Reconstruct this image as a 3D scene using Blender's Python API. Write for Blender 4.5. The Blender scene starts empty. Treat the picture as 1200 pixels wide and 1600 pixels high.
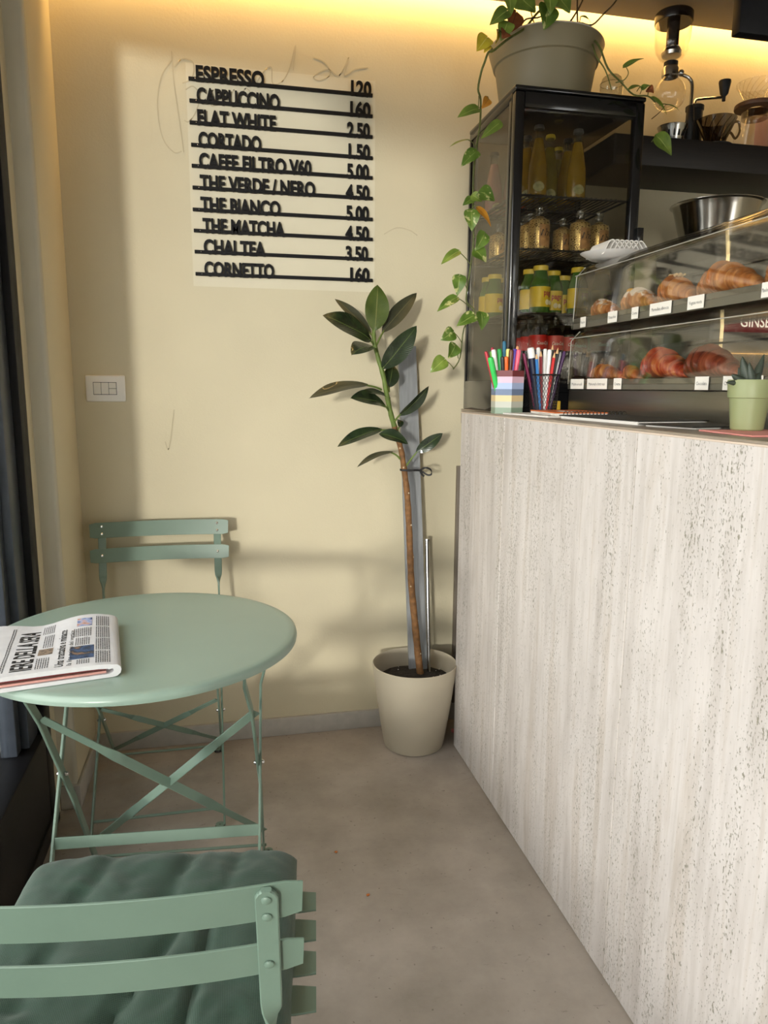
import bpy, bmesh, math, random
from mathutils import Vector, Matrix, noise as mnoise

random.seed(7)
SC = bpy.context.scene
COL = SC.collection
PI = math.pi
V = Vector

# ------------------------------------------------------------------ camera
CAM_H = 1.25
FPX = 1135.8
R_ = V((0.97677, -0.21411, 0.00647)).normalized()
yaw, pitch, roll = 0.21698156, -0.17033268, 0.00656732
fw = V((math.sin(yaw) * math.cos(pitch), math.cos(yaw) * math.cos(pitch), math.sin(pitch)))
rt = V((math.cos(yaw), -math.sin(yaw), 0.0))
up = rt.cross(fw)
RT = rt * math.cos(roll) + up * math.sin(roll)
UP = -rt * math.sin(roll) + up * math.cos(roll)
cam_data = bpy.data.cameras.new('camera')
cam = bpy.data.objects.new('camera', cam_data)
COL.objects.link(cam)
cam.matrix_world = Matrix(((RT.x, UP.x, -fw.x, 0), (RT.y, UP.y, -fw.y, 0), (RT.z, UP.z, -fw.z, CAM_H), (0, 0, 0, 1)))
cam_data.sensor_fit = 'VERTICAL'
cam_data.sensor_height = 36.0
cam_data.lens = FPX / 1600 * 36.0
cam_data.clip_start = 0.02
SC.camera = cam

# ------------------------------------------------------------------ light
SC.view_settings.view_transform = 'Standard'
SC.view_settings.look = 'None'
SC.view_settings.gamma = 1.0
SC.view_settings.use_curve_mapping = False
SC.view_settings.exposure = 0.08
world = bpy.data.worlds.new('daylight')
SC.world = world
world.use_nodes = True
wb = world.node_tree.nodes['Background']
wb.inputs[0].default_value = (1.0, 0.965, 0.93, 1)
wb.inputs[1].default_value = 4.5

SUN_AZ, SUN_EL = math.radians(25.0), math.radians(3.0)
sd = bpy.data.lights.new('low_sun', 'SUN')
sd.energy = 2.6
sd.angle = math.radians(4.0)
sd.color = (1.0, 0.93, 0.84)
sun = bpy.data.objects.new('low_sun', sd)
COL.objects.link(sun)
sdir = V((math.sin(SUN_AZ) * math.cos(SUN_EL), math.cos(SUN_AZ) * math.cos(SUN_EL), -math.sin(SUN_EL)))
sun.rotation_euler = sdir.to_track_quat('-Z', 'Y').to_euler()
sun.location = (-3, -6, 3)

WALL_Y = 2.495
COVE_Y0, CEIL_Z = 2.435, 2.47
ld = bpy.data.lights.new('cove_strip_light', 'AREA')
ld.shape = 'RECTANGLE'
ld.size = 3.9
ld.size_y = 0.03
ld.energy = 14.0
ld.color = (1.0, 0.60, 0.20)
cove = bpy.data.objects.new('cove_strip_light', ld)
COL.objects.link(cove)
cove.location = (1.4, COVE_Y0 + 0.012, CEIL_Z + 0.05)
cove.rotation_euler = V((0, 0.55, -1.0)).to_track_quat('-Z', 'X').to_euler()
cove.rotation_euler = Matrix((V((1, 0, 0)), V((0, 0.9, 0.45)).normalized(), V((0, -0.45, 0.9)).normalized())).transposed().to_euler()

# ------------------------------------------------------------------ helpers
CAM_O = V((0, 0, CAM_H))
def ray(x, y):
    return RT * ((x - 600) / FPX) - UP * ((y - 800) / FPX) + fw
def aty(x, y, Y):
    d = ray(x, y); return CAM_O + d * (Y / d.y)
def atx(x, y, X):
    d = ray(x, y); return CAM_O + d * (X / d.x)
def atz(x, y, Z):
    d = ray(x, y); return CAM_O + d * ((Z - CAM_H) / d.z)

def lin(r, g, b):
    f = lambda c: ((c / 255 + 0.055) / 1.055) ** 2.4 if c > 10 else c / 255 / 12.92
    return (f(r), f(g), f(b), 1)

MATS = {}
def mat(name, col, rough=0.5, metal=0.0, var=0.0, scale=20.0, bump=0.0, bscale=80.0, coat=0.0, spec=0.5, col2=None, stretch=None, sheen=0.0):
    """procedural material: base colour broken up by noise, with optional fine bump"""
    if name in MATS:
        return MATS[name]
    m = bpy.data.materials.new(name); m.use_nodes = True
    nt = m.node_tree; n = nt.nodes; b = n['Principled BSDF']
    b.inputs['Base Color'].default_value = col
    b.inputs['Roughness'].default_value = rough
    b.inputs['Metallic'].default_value = metal
    b.inputs['Coat Weight'].default_value = coat
    b.inputs['Specular IOR Level'].default_value = spec
    b.inputs['Sheen Weight'].default_value = sheen
    tc = n.new('ShaderNodeTexCoord')
    mp = n.new('ShaderNodeMapping')
    nt.links.new(tc.outputs['Object'], mp.inputs[0])
    if stretch: mp.inputs['Scale'].default_value = stretch
    if var > 0 or col2:
        nz = n.new('ShaderNodeTexNoise'); nz.inputs['Scale'].default_value = scale; nz.inputs['Detail'].default_value = 5
        nt.links.new(mp.outputs[0], nz.inputs['Vector'])
        cr = n.new('ShaderNodeValToRGB')
        c2 = col2 or tuple(max(0, c * (1 - var)) for c in col[:3]) + (1,)
        c1 = col if col2 else tuple(min(1, c * (1 + var)) for c in col[:3]) + (1,)
        cr.color_ramp.elements[0].position = 0.32; cr.color_ramp.elements[0].color = c2
        cr.color_ramp.elements[1].position = 0.68; cr.color_ramp.elements[1].color = c1
        nt.links.new(nz.outputs['Fac'], cr.inputs[0])
        nt.links.new(cr.outputs[0], b.inputs['Base Color'])
    if bump > 0:
        nb = n.new('ShaderNodeTexNoise'); nb.inputs['Scale'].default_value = bscale; nb.inputs['Detail'].default_value = 4
        nt.links.new(mp.outputs[0], nb.inputs['Vector'])
        bp = n.new('ShaderNodeBump'); bp.inputs['Strength'].default_value = bump; bp.inputs['Distance'].default_value = 0.004
        nt.links.new(nb.outputs['Fac'], bp.inputs['Height'])
        nt.links.new(bp.outputs[0], b.inputs['Normal'])
    MATS[name] = m
    return m

def glass(name, tint=(1, 1, 1, 1), base=0.03, edge=0.5, rough=0.02, refl=(1, 1, 1, 1)):
    """thin clear sheet: lets light straight through, reflects more at grazing angles"""
    if name in MATS: return MATS[name]
    m = bpy.data.materials.new(name); m.use_nodes = True
    nt = m.node_tree; n = nt.nodes
    n.remove(n['Principled BSDF'])
    t = n.new('ShaderNodeBsdfTransparent'); t.inputs[0].default_value = tint
    g = n.new('ShaderNodeBsdfGlossy'); g.inputs['Color'].default_value = refl; g.inputs['Roughness'].default_value = rough
    lw = n.new('ShaderNodeLayerWeight'); lw.inputs['Blend'].default_value = 0.5
    pw = n.new('ShaderNodeMath'); pw.operation = 'POWER'; pw.inputs[1].default_value = 3.0
    nt.links.new(lw.outputs['Facing'], pw.inputs[0])
    mr = n.new('ShaderNodeMapRange'); mr.inputs['To Min'].default_value = base; mr.inputs['To Max'].default_value = edge
    nt.links.new(pw.outputs[0], mr.inputs['Value'])
    mx = n.new('ShaderNodeMixShader')
    nt.links.new(mr.outputs[0], mx.inputs[0]); nt.links.new(t.outputs[0], mx.inputs[1]); nt.links.new(g.outputs[0], mx.inputs[2])
    nt.links.new(mx.outputs[0], n['Material Output'].inputs[0])
    MATS[name] = m
    return m

def new(): return bmesh.new()

def box(bm, a, b, bevel=0.0, seg=2, M=None):
    a = V(a); b = V(b); c = (a + b) / 2; s = b - a
    r = bmesh.ops.create_cube(bm, size=1.0)
    vs = r['verts']
    for v in vs: v.co = V((v.co.x * s.x, v.co.y * s.y, v.co.z * s.z)) + c
    if bevel > 0:
        es = list({e for v in vs for e in v.link_edges})
        rr = bmesh.ops.bevel(bm, geom=es, offset=bevel, segments=seg, affect='EDGES', profile=0.5)
        vs = list({v for f in rr['faces'] for v in f.verts} | {v for v in vs if v.is_valid})
    if M is not None:
        for v in vs: v.co = M @ v.co
    return vs

def frames(pts):
    T = []
    for i in range(len(pts)):
        d = (pts[min(i + 1, len(pts) - 1)] - pts[max(i - 1, 0)])
        T.append(d.normalized() if d.length > 1e-9 else V((0, 0, 1)))
    return T

def tube(bm, pts, r, n=8, cap=True, closed=False):
    pts = [V(p) for p in pts]
    rs = list(r) if isinstance(r, (list, tuple)) else [r] * len(pts)
    T = frames(pts)
    if closed:
        T = [(pts[(i + 1) % len(pts)] - pts[i - 1]).normalized() for i in range(len(pts))]
    t0 = T[0]; u = t0.orthogonal().normalized()
    rings = []
    for i, p in enumerate(pts):
        u = (u - T[i] * u.dot(T[i]))
        u = u.normalized() if u.length > 1e-6 else T[i].orthogonal().normalized()
        w = T[i].cross(u)
        rings.append([bm.verts.new(p + (u * math.cos(2 * PI * k / n) + w * math.sin(2 * PI * k / n)) * rs[i]) for k in range(n)])
    m = len(rings)
    for i in range(m if closed else m - 1):
        A, B = rings[i], rings[(i + 1) % m]
        for k in range(n):
            bm.faces.new((A[k], A[(k + 1) % n], B[(k + 1) % n], B[k]))
    if cap and not closed:
        bm.faces.new(list(reversed(rings[0]))); bm.faces.new(rings[-1])

def bar(bm, pts, wd, w, t):
    """flat bar along pts; wd = width direction(s), w = width, t = thickness"""
    pts = [V(p) for p in pts]
    wds = [V(d) for d in wd] if isinstance(wd, list) else [V(wd)] * len(pts)
    ws = w if isinstance(w, list) else [w] * len(pts)
    T = frames(pts); rings = []
    for p, tg, d, wi in zip(pts, T, wds, ws):
        d = (d - tg * d.dot(tg)).normalized(); nn = tg.cross(d)
        c = min(t, wi) * 0.22
        pr = [(wi / 2, t / 2 - c), (wi / 2 - c, t / 2), (-wi / 2 + c, t / 2), (-wi / 2, t / 2 - c), (-wi / 2, -t / 2 + c), (-wi / 2 + c, -t / 2), (wi / 2 - c, -t / 2), (wi / 2, -t / 2 + c)]
        rings.append([bm.verts.new(p + d * x + nn * y) for x, y in pr])
    for A, B in zip(rings, rings[1:]):
        for k in range(8): bm.faces.new((A[k], A[(k + 1) % 8], B[(k + 1) % 8], B[k]))
    bm.faces.new(list(reversed(rings[0]))); bm.faces.new(rings[-1])

def lathe(bm, prof, c=(0, 0, 0), n=32, M=None):
    c = V(c); rings = []
    for r, z in prof:
        if r < 1e-6:
            v = bm.verts.new((0, 0, z)); rings.append([v])
        else:
            rings.append([bm.verts.new((r * math.cos(2 * PI * k / n), r * math.sin(2 * PI * k / n), z)) for k in range(n)])
    for A, B in zip(rings, rings[1:]):
        if len(A) == 1 and len(B) == 1: continue
        for k in range(n):
            k2 = (k + 1) % n
            if len(A) == 1: bm.faces.new((A[0], B[k2], B[k]))
            elif len(B) == 1: bm.faces.new((A[k], A[k2], B[0]))
            else: bm.faces.new((A[k], A[k2], B[k2], B[k]))
    for R in rings:
        for v in R: v.co = (M @ v.co if M is not None else v.co) + c

def sph(bm, c, r, n=12, sc=(1, 1, 1)):
    lathe(bm, [(r * math.sin(PI * i / n) * 1.0 if 0 < i < n else 0, -r * math.cos(PI * i / n)) for i in range(n + 1)], c, n * 2, Matrix.Diagonal((sc[0], sc[1], sc[2])))

def prism(bm, poly, d):
    """poly: list of 3D points, extruded by vector d"""
    d = V(d); A = [bm.verts.new(V(p)) for p in poly]; B = [bm.verts.new(V(p) + d) for p in poly]
    n = len(A)
    bm.faces.new(A); bm.faces.new(list(reversed(B)))
    for k in range(n): bm.faces.new((A[k], B[k], B[(k + 1) % n], A[(k + 1) % n]))

def org(o):
    p = V((0, 0, 0))
    while o is not None:
        p += o.location; o = o.parent
    return p

def obj(name, bm, m, parent=None, origin=None, sharp=35, recalc=True):
    me = bpy.data.meshes.new(name)
    if recalc: bmesh.ops.recalc_face_normals(bm, faces=bm.faces[:])
    if parent is not None: o0 = org(parent)
    elif origin is not None: o0 = V(origin)
    else:
        xs = [v.co for v in bm.verts]
        o0 = V(((min(v.x for v in xs) + max(v.x for v in xs)) / 2, (min(v.y for v in xs) + max(v.y for v in xs)) / 2, min(v.z for v in xs)))
    for v in bm.verts: v.co -= o0
    bm.to_mesh(me); bm.free()
    for p in me.polygons: p.use_smooth = True
    me.set_sharp_from_angle(angle=math.radians(sharp))
    for mm in (m if isinstance(m, (list, tuple)) else [m]): me.materials.append(mm)
    o = bpy.data.objects.new(name, me); COL.objects.link(o)
    if parent is not None: o.parent = parent
    else: o.location = o0
    return o

def tag(o, label, cat, group=None, kind=None):
    o['label'] = label; o['category'] = cat
    if group: o['group'] = group
    if kind: o['kind'] = kind
    return o

def thing(name, label, cat, loc=(0, 0, 0), group=None):
    o = bpy.data.objects.new(name, None); COL.objects.link(o); o.location = V(loc)
    o.empty_display_size = 0.05
    return tag(o, label, cat, group)

def struct(name, bm, m):
    o = obj(name, bm, m); o['kind'] = 'structure'; return o

def copy_tree(o, parent=None):
    c = o.copy(); COL.objects.link(c)
    if parent is not None: c.parent = parent
    for ch in [x for x in COL.objects if x.parent == o]: copy_tree(ch, c)
    return c

def text_bm(s, size=1.0, extrude=0.0, bold=0.0, shear=0.0, align='LEFT', res=3, width=None):
    cu = bpy.data.curves.new('t', 'FONT'); cu.body = s; cu.size = size; cu.extrude = extrude
    cu.offset = bold; cu.shear = shear; cu.align_x = align; cu.resolution_u = res
    ob = bpy.data.objects.new('t', cu); COL.objects.link(ob)
    dg = bpy.context.evaluated_depsgraph_get(); dg.update()
    me = bpy.data.meshes.new_from_object(ob.evaluated_get(dg))
    bpy.data.objects.remove(ob); bpy.data.curves.remove(cu)
    bm = bmesh.new(); bm.from_mesh(me); bpy.data.meshes.remove(me)
    if width is not None and bm.verts:
        x0 = min(v.co.x for v in bm.verts); x1 = max(v.co.x for v in bm.verts)
        f = width / (x1 - x0)
        for v in bm.verts:
            v.co.x = (v.co.x - x0) * f
            if align == 'CENTER': v.co.x -= width / 2
    return bm

def text_map(bm, o, ux, uy):
    o = V(o); ux = V(ux).normalized(); uy = V(uy).normalized(); uz = ux.cross(uy)
    for v in bm.verts: v.co = o + ux * v.co.x + uy * v.co.y + uz * v.co.z
    return bm

def bez(a, b, c, n):
    a, b, c = V(a), V(b), V(c)
    return [a * (1 - t) ** 2 + b * 2 * t * (1 - t) + c * t * t for t in [i / n for i in range(n + 1)]]

def smooth_path(P, n=6):
    P = [V(p) for p in P]; out = []
    for i in range(len(P) - 1):
        p0 = P[max(i - 1, 0)]; p1 = P[i]; p2 = P[i + 1]; p3 = P[min(i + 2, len(P) - 1)]
        for k in range(n):
            t = k / n
            out.append(0.5 * ((2 * p1) + (p2 - p0) * t + (2 * p0 - 5 * p1 + 4 * p2 - p3) * t * t + (3 * p1 - p0 - 3 * p2 + p3) * t ** 3))
    out.append(P[-1]); return out

# ------------------------------------------------------------------ materials
M_wall = mat('warm_plaster', lin(208, 198, 170), 0.72, var=0.035, scale=3.0, bump=0.12, bscale=160)
M_jamb = mat('daylit_grey_plaster', lin(196, 190, 172), 0.7, var=0.03, scale=5)  # grey of the daylight on this face is mixed into the plaster colour
M_ceil = mat('taupe_ceiling_paint', lin(150, 142, 130), 0.8, var=0.02)
M_base = mat('grey_skirting', lin(176, 172, 165), 0.5, var=0.06, scale=30)
M_black = mat('black_aluminium', (0.008, 0.008, 0.010, 1), 0.42, var=0.2, scale=40, spec=0.22)
M_anthr = mat('anthracite_aluminium', lin(70, 76, 86), 0.35, metal=0.3, var=0.1, scale=30)
M_gpaint = mat('sage_green_enamel', lin(109, 131, 117), 0.36, var=0.03, scale=12, bump=0.02, bscale=300)
M_gtable = mat('sage_green_table_enamel', lin(142, 163, 150), 0.28, var=0.02, scale=9, bump=0.015, bscale=250)
M_steel = mat('bright_steel', (0.62, 0.62, 0.62, 1), 0.22, metal=1.0, var=0.05)
M_rubber = mat('black_rubber', (0.01, 0.01, 0.011, 1), 0.6, var=0.2)
M_white = mat('white_plastic', lin(232, 230, 226), 0.35, var=0.01)
M_sign = mat('black_acrylic', (0.006, 0.006, 0.007, 1), 0.5, var=0.15, spec=0.2)
M_potbeige = mat('beige_plastic', lin(176, 167, 148), 0.5, var=0.03, scale=8, bump=0.03, bscale=200)
M_soil = mat('potting_soil', (0.02, 0.016, 0.013, 1), 0.95, var=0.6, scale=60, bump=1.0, bscale=120)
M_oldpot = mat('olive_grey_plastic', lin(134, 124, 98), 0.5, var=0.03, scale=6)
M_cream = mat('cream_lining', lin(205, 200, 188), 0.6, var=0.03)
M_bark = mat('brown_bark', lin(120, 84, 48), 0.75, var=0.35, scale=60, bump=0.5, bscale=90)
M_stemg = mat('green_stem', lin(98, 118, 52), 0.55, var=0.2, scale=40)
M_vine = mat('olive_vine', lin(92, 100, 48), 0.6, var=0.3, scale=60)
M_twig = mat('brown_twig', lin(62, 48, 32), 0.7, var=0.3, scale=60)
M_fridge = mat('gloss_black_frame', (0.008, 0.008, 0.009, 1), 0.16, coat=0.4, var=0.1)
M_wire = mat('black_wire', (0.014, 0.012, 0.011, 1), 0.4, var=0.1)
M_wood = mat('dark_wenge_wood', lin(25, 18, 15), 0.5, var=0.35, scale=9, stretch=(1, 14, 14), bump=0.15, bscale=30)
M_darkcab = mat('dark_cabinet_laminate', lin(52, 48, 44), 0.5, var=0.05)
M_stain = mat('brushed_steel', lin(150, 146, 136), 0.28, metal=0.9, var=0.06, scale=8, stretch=(20, 1, 20))
M_tray = mat('grey_tray', lin(118, 114, 100), 0.35, metal=0.3, var=0.05)
M_label = mat('white_card', lin(236, 232, 222), 0.6, var=0.01)
M_ink = mat('black_ink', (0.015, 0.015, 0.015, 1), 0.6, var=0.1)
M_paper = mat('white_paper', lin(226, 222, 216), 0.7, var=0.03, scale=40)
M_news = mat('newsprint', lin(214, 214, 216), 0.8, var=0.04, scale=30, bump=0.1, bscale=60)
M_pinkp = mat('pink_newsprint', lin(206, 152, 142), 0.8, var=0.12, scale=25)
M_wine = mat('wine_print', lin(118, 44, 46), 0.7, var=0.15, scale=30)
M_orange = mat('orange_cover', lin(214, 112, 52), 0.5, var=0.12, scale=20)
M_grey_txt = mat('grey_print', lin(92, 92, 94), 0.8, var=0.3, scale=400)
M_board = mat('grey_weathered_board', lin(140, 143, 146), 0.6, var=0.12, scale=7, stretch=(14, 14, 1), bump=0.1, bscale=40)
M_liner = mat('red_print', lin(204, 40, 30), 0.45, var=0.06)
M_yel = mat('yellow_label_paper', lin(236, 204, 40), 0.45, var=0.06, scale=40)
M_capy = mat('yellow_cap', lin(238, 210, 66), 0.4, var=0.03)
M_gold = mat('gold_foil', lin(208, 170, 92), 0.32, metal=0.75, var=0.25, scale=120)
M_cocap = mat('crimped_cap', lin(120, 120, 118), 0.35, metal=0.8, var=0.2)
G_win = glass('window_glass', (0.93, 0.95, 0.95, 1), 0.05, 0.7)
G_fr = glass('fridge_glass', (0.80, 0.79, 0.76, 1), 0.025, 0.45)
G_acr = glass('clear_acrylic', (0.93, 0.92, 0.90, 1), 0.045, 0.75, 0.04)
G_thin = glass('thin_glassware', (0.95, 0.93, 0.90, 1), 0.05, 0.85, 0.03)
G_smoke = glass('smoked_glassware', (0.42, 0.38, 0.34, 1), 0.08, 0.7, 0.03)

def concrete():
    m = bpy.data.materials.new('worn_concrete'); m.use_nodes = True; MATS['worn_concrete'] = m
    nt = m.node_tree; n = nt.nodes; b = n['Principled BSDF']; L = nt.links.new
    tc = n.new('ShaderNodeTexCoord')
    n1 = n.new('ShaderNodeTexNoise'); n1.inputs['Scale'].default_value = 2.6; n1.inputs['Detail'].default_value = 9; n1.inputs['Roughness'].default_value = 0.62
    L(tc.outputs['Object'], n1.inputs['Vector'])
    r1 = n.new('ShaderNodeValToRGB'); e = r1.color_ramp.elements
    e[0].position = 0.36; e[0].color = lin(138, 129, 120); e[1].position = 0.72; e[1].color = lin(182, 172, 162)
    L(n1.outputs['Fac'], r1.inputs[0])
    # dark scuffs
    mp = n.new('ShaderNodeMapping'); mp.inputs['Rotation'].default_value = (0, 0, 0.7); mp.inputs['Scale'].default_value = (4.0, 11, 1)
    L(tc.outputs['Object'], mp.inputs[0])
    n2 = n.new('ShaderNodeTexNoise'); n2.inputs['Scale'].default_value = 3.0; n2.inputs['Detail'].default_value = 6; n2.inputs['Roughness'].default_value = 0.72; n2.inputs['Distortion'].default_value = 2.2
    L(mp.outputs[0], n2.inputs['Vector'])
    r2 = n.new('ShaderNodeValToRGB'); r2.color_ramp.elements[0].position = 0.635; r2.color_ramp.elements[0].color = (0, 0, 0, 1)
    r2.color_ramp.elements[1].position = 0.72; r2.color_ramp.elements[1].color = (0.55, 0.55, 0.55, 1)
    L(n2.outputs['Fac'], r2.inputs[0])
    n4 = n.new('ShaderNodeTexNoise'); n4.inputs['Scale'].default_value = 90; n4.inputs['Detail'].default_value = 2
    L(tc.outputs['Object'], n4.inputs['Vector'])
    r4 = n.new('ShaderNodeValToRGB'); r4.color_ramp.elements[0].position = 0.70; r4.color_ramp.elements[0].color = (0, 0, 0, 1)
    r4.color_ramp.elements[1].position = 0.76; r4.color_ramp.elements[1].color = (0.6, 0.6, 0.6, 1)
    L(n4.outputs['Fac'], r4.inputs[0])
    ad = n.new('ShaderNodeMath'); ad.operation = 'MAXIMUM'; L(r2.outputs[0], ad.inputs[0]); L(r4.outputs[0], ad.inputs[1])
    mx = n.new('ShaderNodeMix'); mx.data_type = 'RGBA'
    L(ad.outputs[0], mx.inputs['Factor']); L(r1.outputs[0], mx.inputs['A']); mx.inputs['B'].default_value = lin(84, 77, 71)
    L(mx.outputs['Result'], b.inputs['Base Color'])
    rr = n.new('ShaderNodeMapRange'); rr.inputs['To Min'].default_value = 0.42; rr.inputs['To Max'].default_value = 0.62
    L(n1.outputs['Fac'], rr.inputs[0]); L(rr.outputs[0], b.inputs['Roughness'])
    bp = n.new('ShaderNodeBump'); bp.inputs['Strength'].default_value = 0.08; bp.inputs['Distance'].default_value = 0.004
    L(n2.outputs['Fac'], bp.inputs['Height']); L(bp.outputs[0], b.inputs['Normal'])
    return m
M_floor = concrete()

def travertine(name, off):
    m = bpy.data.materials.new(name); m.use_nodes = True; MATS[name] = m
    nt = m.node_tree; n = nt.nodes; b = n['Principled BSDF']; L = nt.links.new
    tc = n.new('ShaderNodeTexCoord')
    def nz(sc, vec_scale, detail=5, rough=0.55, dist=0.0):
        mp = n.new('ShaderNodeMapping'); mp.inputs['Scale'].default_value = vec_scale; mp.inputs['Location'].default_value = (off, off * 2.3, off * 0.7)
        L(tc.outputs['Object'], mp.inputs[0])
        t = n.new('ShaderNodeTexNoise'); t.inputs['Scale'].default_value = sc; t.inputs['Detail'].default_value = detail; t.inputs['Roughness'].default_value = rough
        t.inputs['Distortion'].default_value = dist
        L(mp.outputs[0], t.inputs['Vector']); return t
    def ramp(src, stops):
        r = n.new('ShaderNodeValToRGB'); el = r.color_ramp.elements
        while len(el) < len(stops): el.new(0.5)
        for e, (p, c) in zip(el, stops): e.position = p; e.color = c
        L(src, r.inputs[0]); return r
    bands = nz(5.0, (1, 3.4, 0.17), 9, 0.62, 0.5)
    rb = ramp(bands.outputs['Fac'], [(0.22, lin(186, 178, 172)), (0.40, lin(202, 195, 190)), (0.52, lin(213, 207, 203)), (0.62, lin(199, 190, 182)), (0.78, lin(221, 216, 214))])
    cloud = nz(7.0, (1, 1.0, 0.5), 6, 0.6)
    rc = ramp(cloud.outputs['Fac'], [(0.3, (0.86, 0.855, 0.85, 1)), (0.7, (1.0, 1.0, 1.0, 1))])
    mul = n.new('ShaderNodeMix'); mul.data_type = 'RGBA'; mul.blend_type = 'MULTIPLY'; mul.inputs['Factor'].default_value = 1.0
    L(rb.outputs[0], mul.inputs['A']); L(rc.outputs[0], mul.inputs['B'])
    grain = nz(22.0, (1, 2.2, 0.35), 8, 0.7, 0.2)
    rg = ramp(grain.outputs['Fac'], [(0.30, (0.86, 0.85, 0.83, 1)), (0.5, (0.99, 0.99, 0.99, 1)), (0.72, (1.03, 1.03, 1.03, 1))])
    mul2 = n.new('ShaderNodeMix'); mul2.data_type = 'RGBA'; mul2.blend_type = 'MULTIPLY'; mul2.inputs['Factor'].default_value = 1.0
    L(mul.outputs['Result'], mul2.inputs['A']); L(rg.outputs[0], mul2.inputs['B'])
    pits = nz(105, (1, 1.9, 0.75), 2, 0.5)
    zone = nz(5.5, (1, 3.2, 0.3), 3, 0.5)
    rz = ramp(zone.outputs['Fac'], [(0.42, (0, 0, 0, 1)), (0.62, (0.10, 0.10, 0.10, 1))])
    sm = n.new('ShaderNodeMath'); sm.operation = 'ADD'; L(pits.outputs['Fac'], sm.inputs[0]); L(rz.outputs[0], sm.inputs[1])
    rp = ramp(sm.outputs[0], [(0.725, (0, 0, 0, 1)), (0.755, (1, 1, 1, 1))])
    fine = nz(210, (1, 1.3, 0.7), 1, 0.5)
    sf = n.new('ShaderNodeMath'); sf.operation = 'ADD'; L(fine.outputs['Fac'], sf.inputs[0]); L(rz.outputs[0], sf.inputs[1])
    rf = ramp(sf.outputs[0], [(0.70, (0, 0, 0, 1)), (0.76, (0.8, 0.8, 0.8, 1))])
    mxx = n.new('ShaderNodeMath'); mxx.operation = 'MAXIMUM'; L(rp.outputs[0], mxx.inputs[0]); L(rf.outputs[0], mxx.inputs[1])
    mx = n.new('ShaderNodeMix'); mx.data_type = 'RGBA'
    L(mxx.outputs[0], mx.inputs['Factor']); L(mul2.outputs['Result'], mx.inputs['A']); mx.inputs['B'].default_value = lin(142, 138, 124)
    L(mx.outputs['Result'], b.inputs['Base Color'])
    b.inputs['Roughness'].default_value = 0.55
    iv = n.new('ShaderNodeMath'); iv.operation = 'SUBTRACT'; iv.inputs[0].default_value = 1.0; L(mxx.outputs[0], iv.inputs[1])
    bp = n.new('ShaderNodeBump'); bp.inputs['Strength'].default_value = 0.5; bp.inputs['Distance'].default_value = 0.003
    L(iv.outputs[0], bp.inputs['Height']); L(bp.outputs[0], b.inputs['Normal'])
    return m

def leaf_mat(name, c1, c2, vein, rough=0.3, patch=0.0, pcol=None, scale=9.0):
    """leaf colour from the leaf's own UV: midrib, side veins, optional cream variegation"""
    m = bpy.data.materials.new(name); m.use_nodes = True; MATS[name] = m
    nt = m.node_tree; n = nt.nodes; b = n['Principled BSDF']; L = nt.links.new
    uv = n.new('ShaderNodeUVMap'); sep = n.new('ShaderNodeSeparateXYZ'); L(uv.outputs[0], sep.inputs[0])
    tc = n.new('ShaderNodeTexCoord')
    nz = n.new('ShaderNodeTexNoise'); nz.inputs['Scale'].default_value = scale * 3; nz.inputs['Detail'].default_value = 4
    L(tc.outputs['Object'], nz.inputs['Vector'])
    r = n.new('ShaderNodeValToRGB'); r.color_ramp.elements[0].position = 0.3; r.color_ramp.elements[0].color = c1
    r.color_ramp.elements[1].position = 0.7; r.color_ramp.elements[1].color = c2
    L(nz.outputs['Fac'], r.inputs[0]); last = r.outputs[0]
    if patch > 0:
        n2 = n.new('ShaderNodeTexNoise'); n2.inputs['Scale'].default_value = 55; n2.inputs['Detail'].default_value = 3
        L(tc.outputs['Object'], n2.inputs['Vector'])
        r2 = n.new('ShaderNodeValToRGB'); r2.color_ramp.elements[0].position = 0.60 - patch; r2.color_ramp.elements[0].color = (0, 0, 0, 1)
        r2.color_ramp.elements[1].position = 0.66 - patch; r2.color_ramp.elements[1].color = (0.8, 0.8, 0.8, 1)
        L(n2.outputs['Fac'], r2.inputs[0])
        mx = n.new('ShaderNodeMix'); mx.data_type = 'RGBA'; L(r2.outputs[0], mx.inputs['Factor']); L(last, mx.inputs['A']); mx.inputs['B'].default_value = pcol
        last = mx.outputs['Result']
    # midrib |v-.5| < .02
    s = n.new('ShaderNodeMath'); s.operation = 'SUBTRACT'; s.inputs[1].default_value = 0.5; L(sep.outputs[1], s.inputs[0])
    a = n.new('ShaderNodeMath'); a.operation = 'ABSOLUTE'; L(s.outputs[0], a.inputs[0])
    lt = n.new('ShaderNodeMath'); lt.operation = 'LESS_THAN'; lt.inputs[1].default_value = 0.022; L(a.outputs[0], lt.inputs[0])
    mx2 = n.new('ShaderNodeMix'); mx2.data_type = 'RGBA'; L(lt.outputs[0], mx2.inputs['Factor']); L(last, mx2.inputs['A']); mx2.inputs['B'].default_value = vein
    L(mx2.outputs['Result'], b.inputs['Base Color'])
    # side veins as bump
    wv = n.new('ShaderNodeMath'); wv.operation = 'MULTIPLY_ADD'; wv.inputs[1].default_value = -0.55; L(a.outputs[0], wv.inputs[0]); L(sep.outputs[0], wv.inputs[2])
    sn = n.new('ShaderNodeMath'); sn.operation = 'MULTIPLY'; sn.inputs[1].default_value = 120; L(wv.outputs[0], sn.inputs[0])
    si = n.new('ShaderNodeMath'); si.operation = 'SINE'; L(sn.outputs[0], si.inputs[0])
    bp = n.new('ShaderNodeBump'); bp.inputs['Strength'].default_value = 0.12; bp.inputs['Distance'].default_value = 0.002
    L(si.outputs[0], bp.inputs['Height']); L(bp.outputs[0], b.inputs['Normal'])
    b.inputs['Roughness'].default_value = rough
    b.inputs['Coat Weight'].default_value = 0.15
    return m
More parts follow.
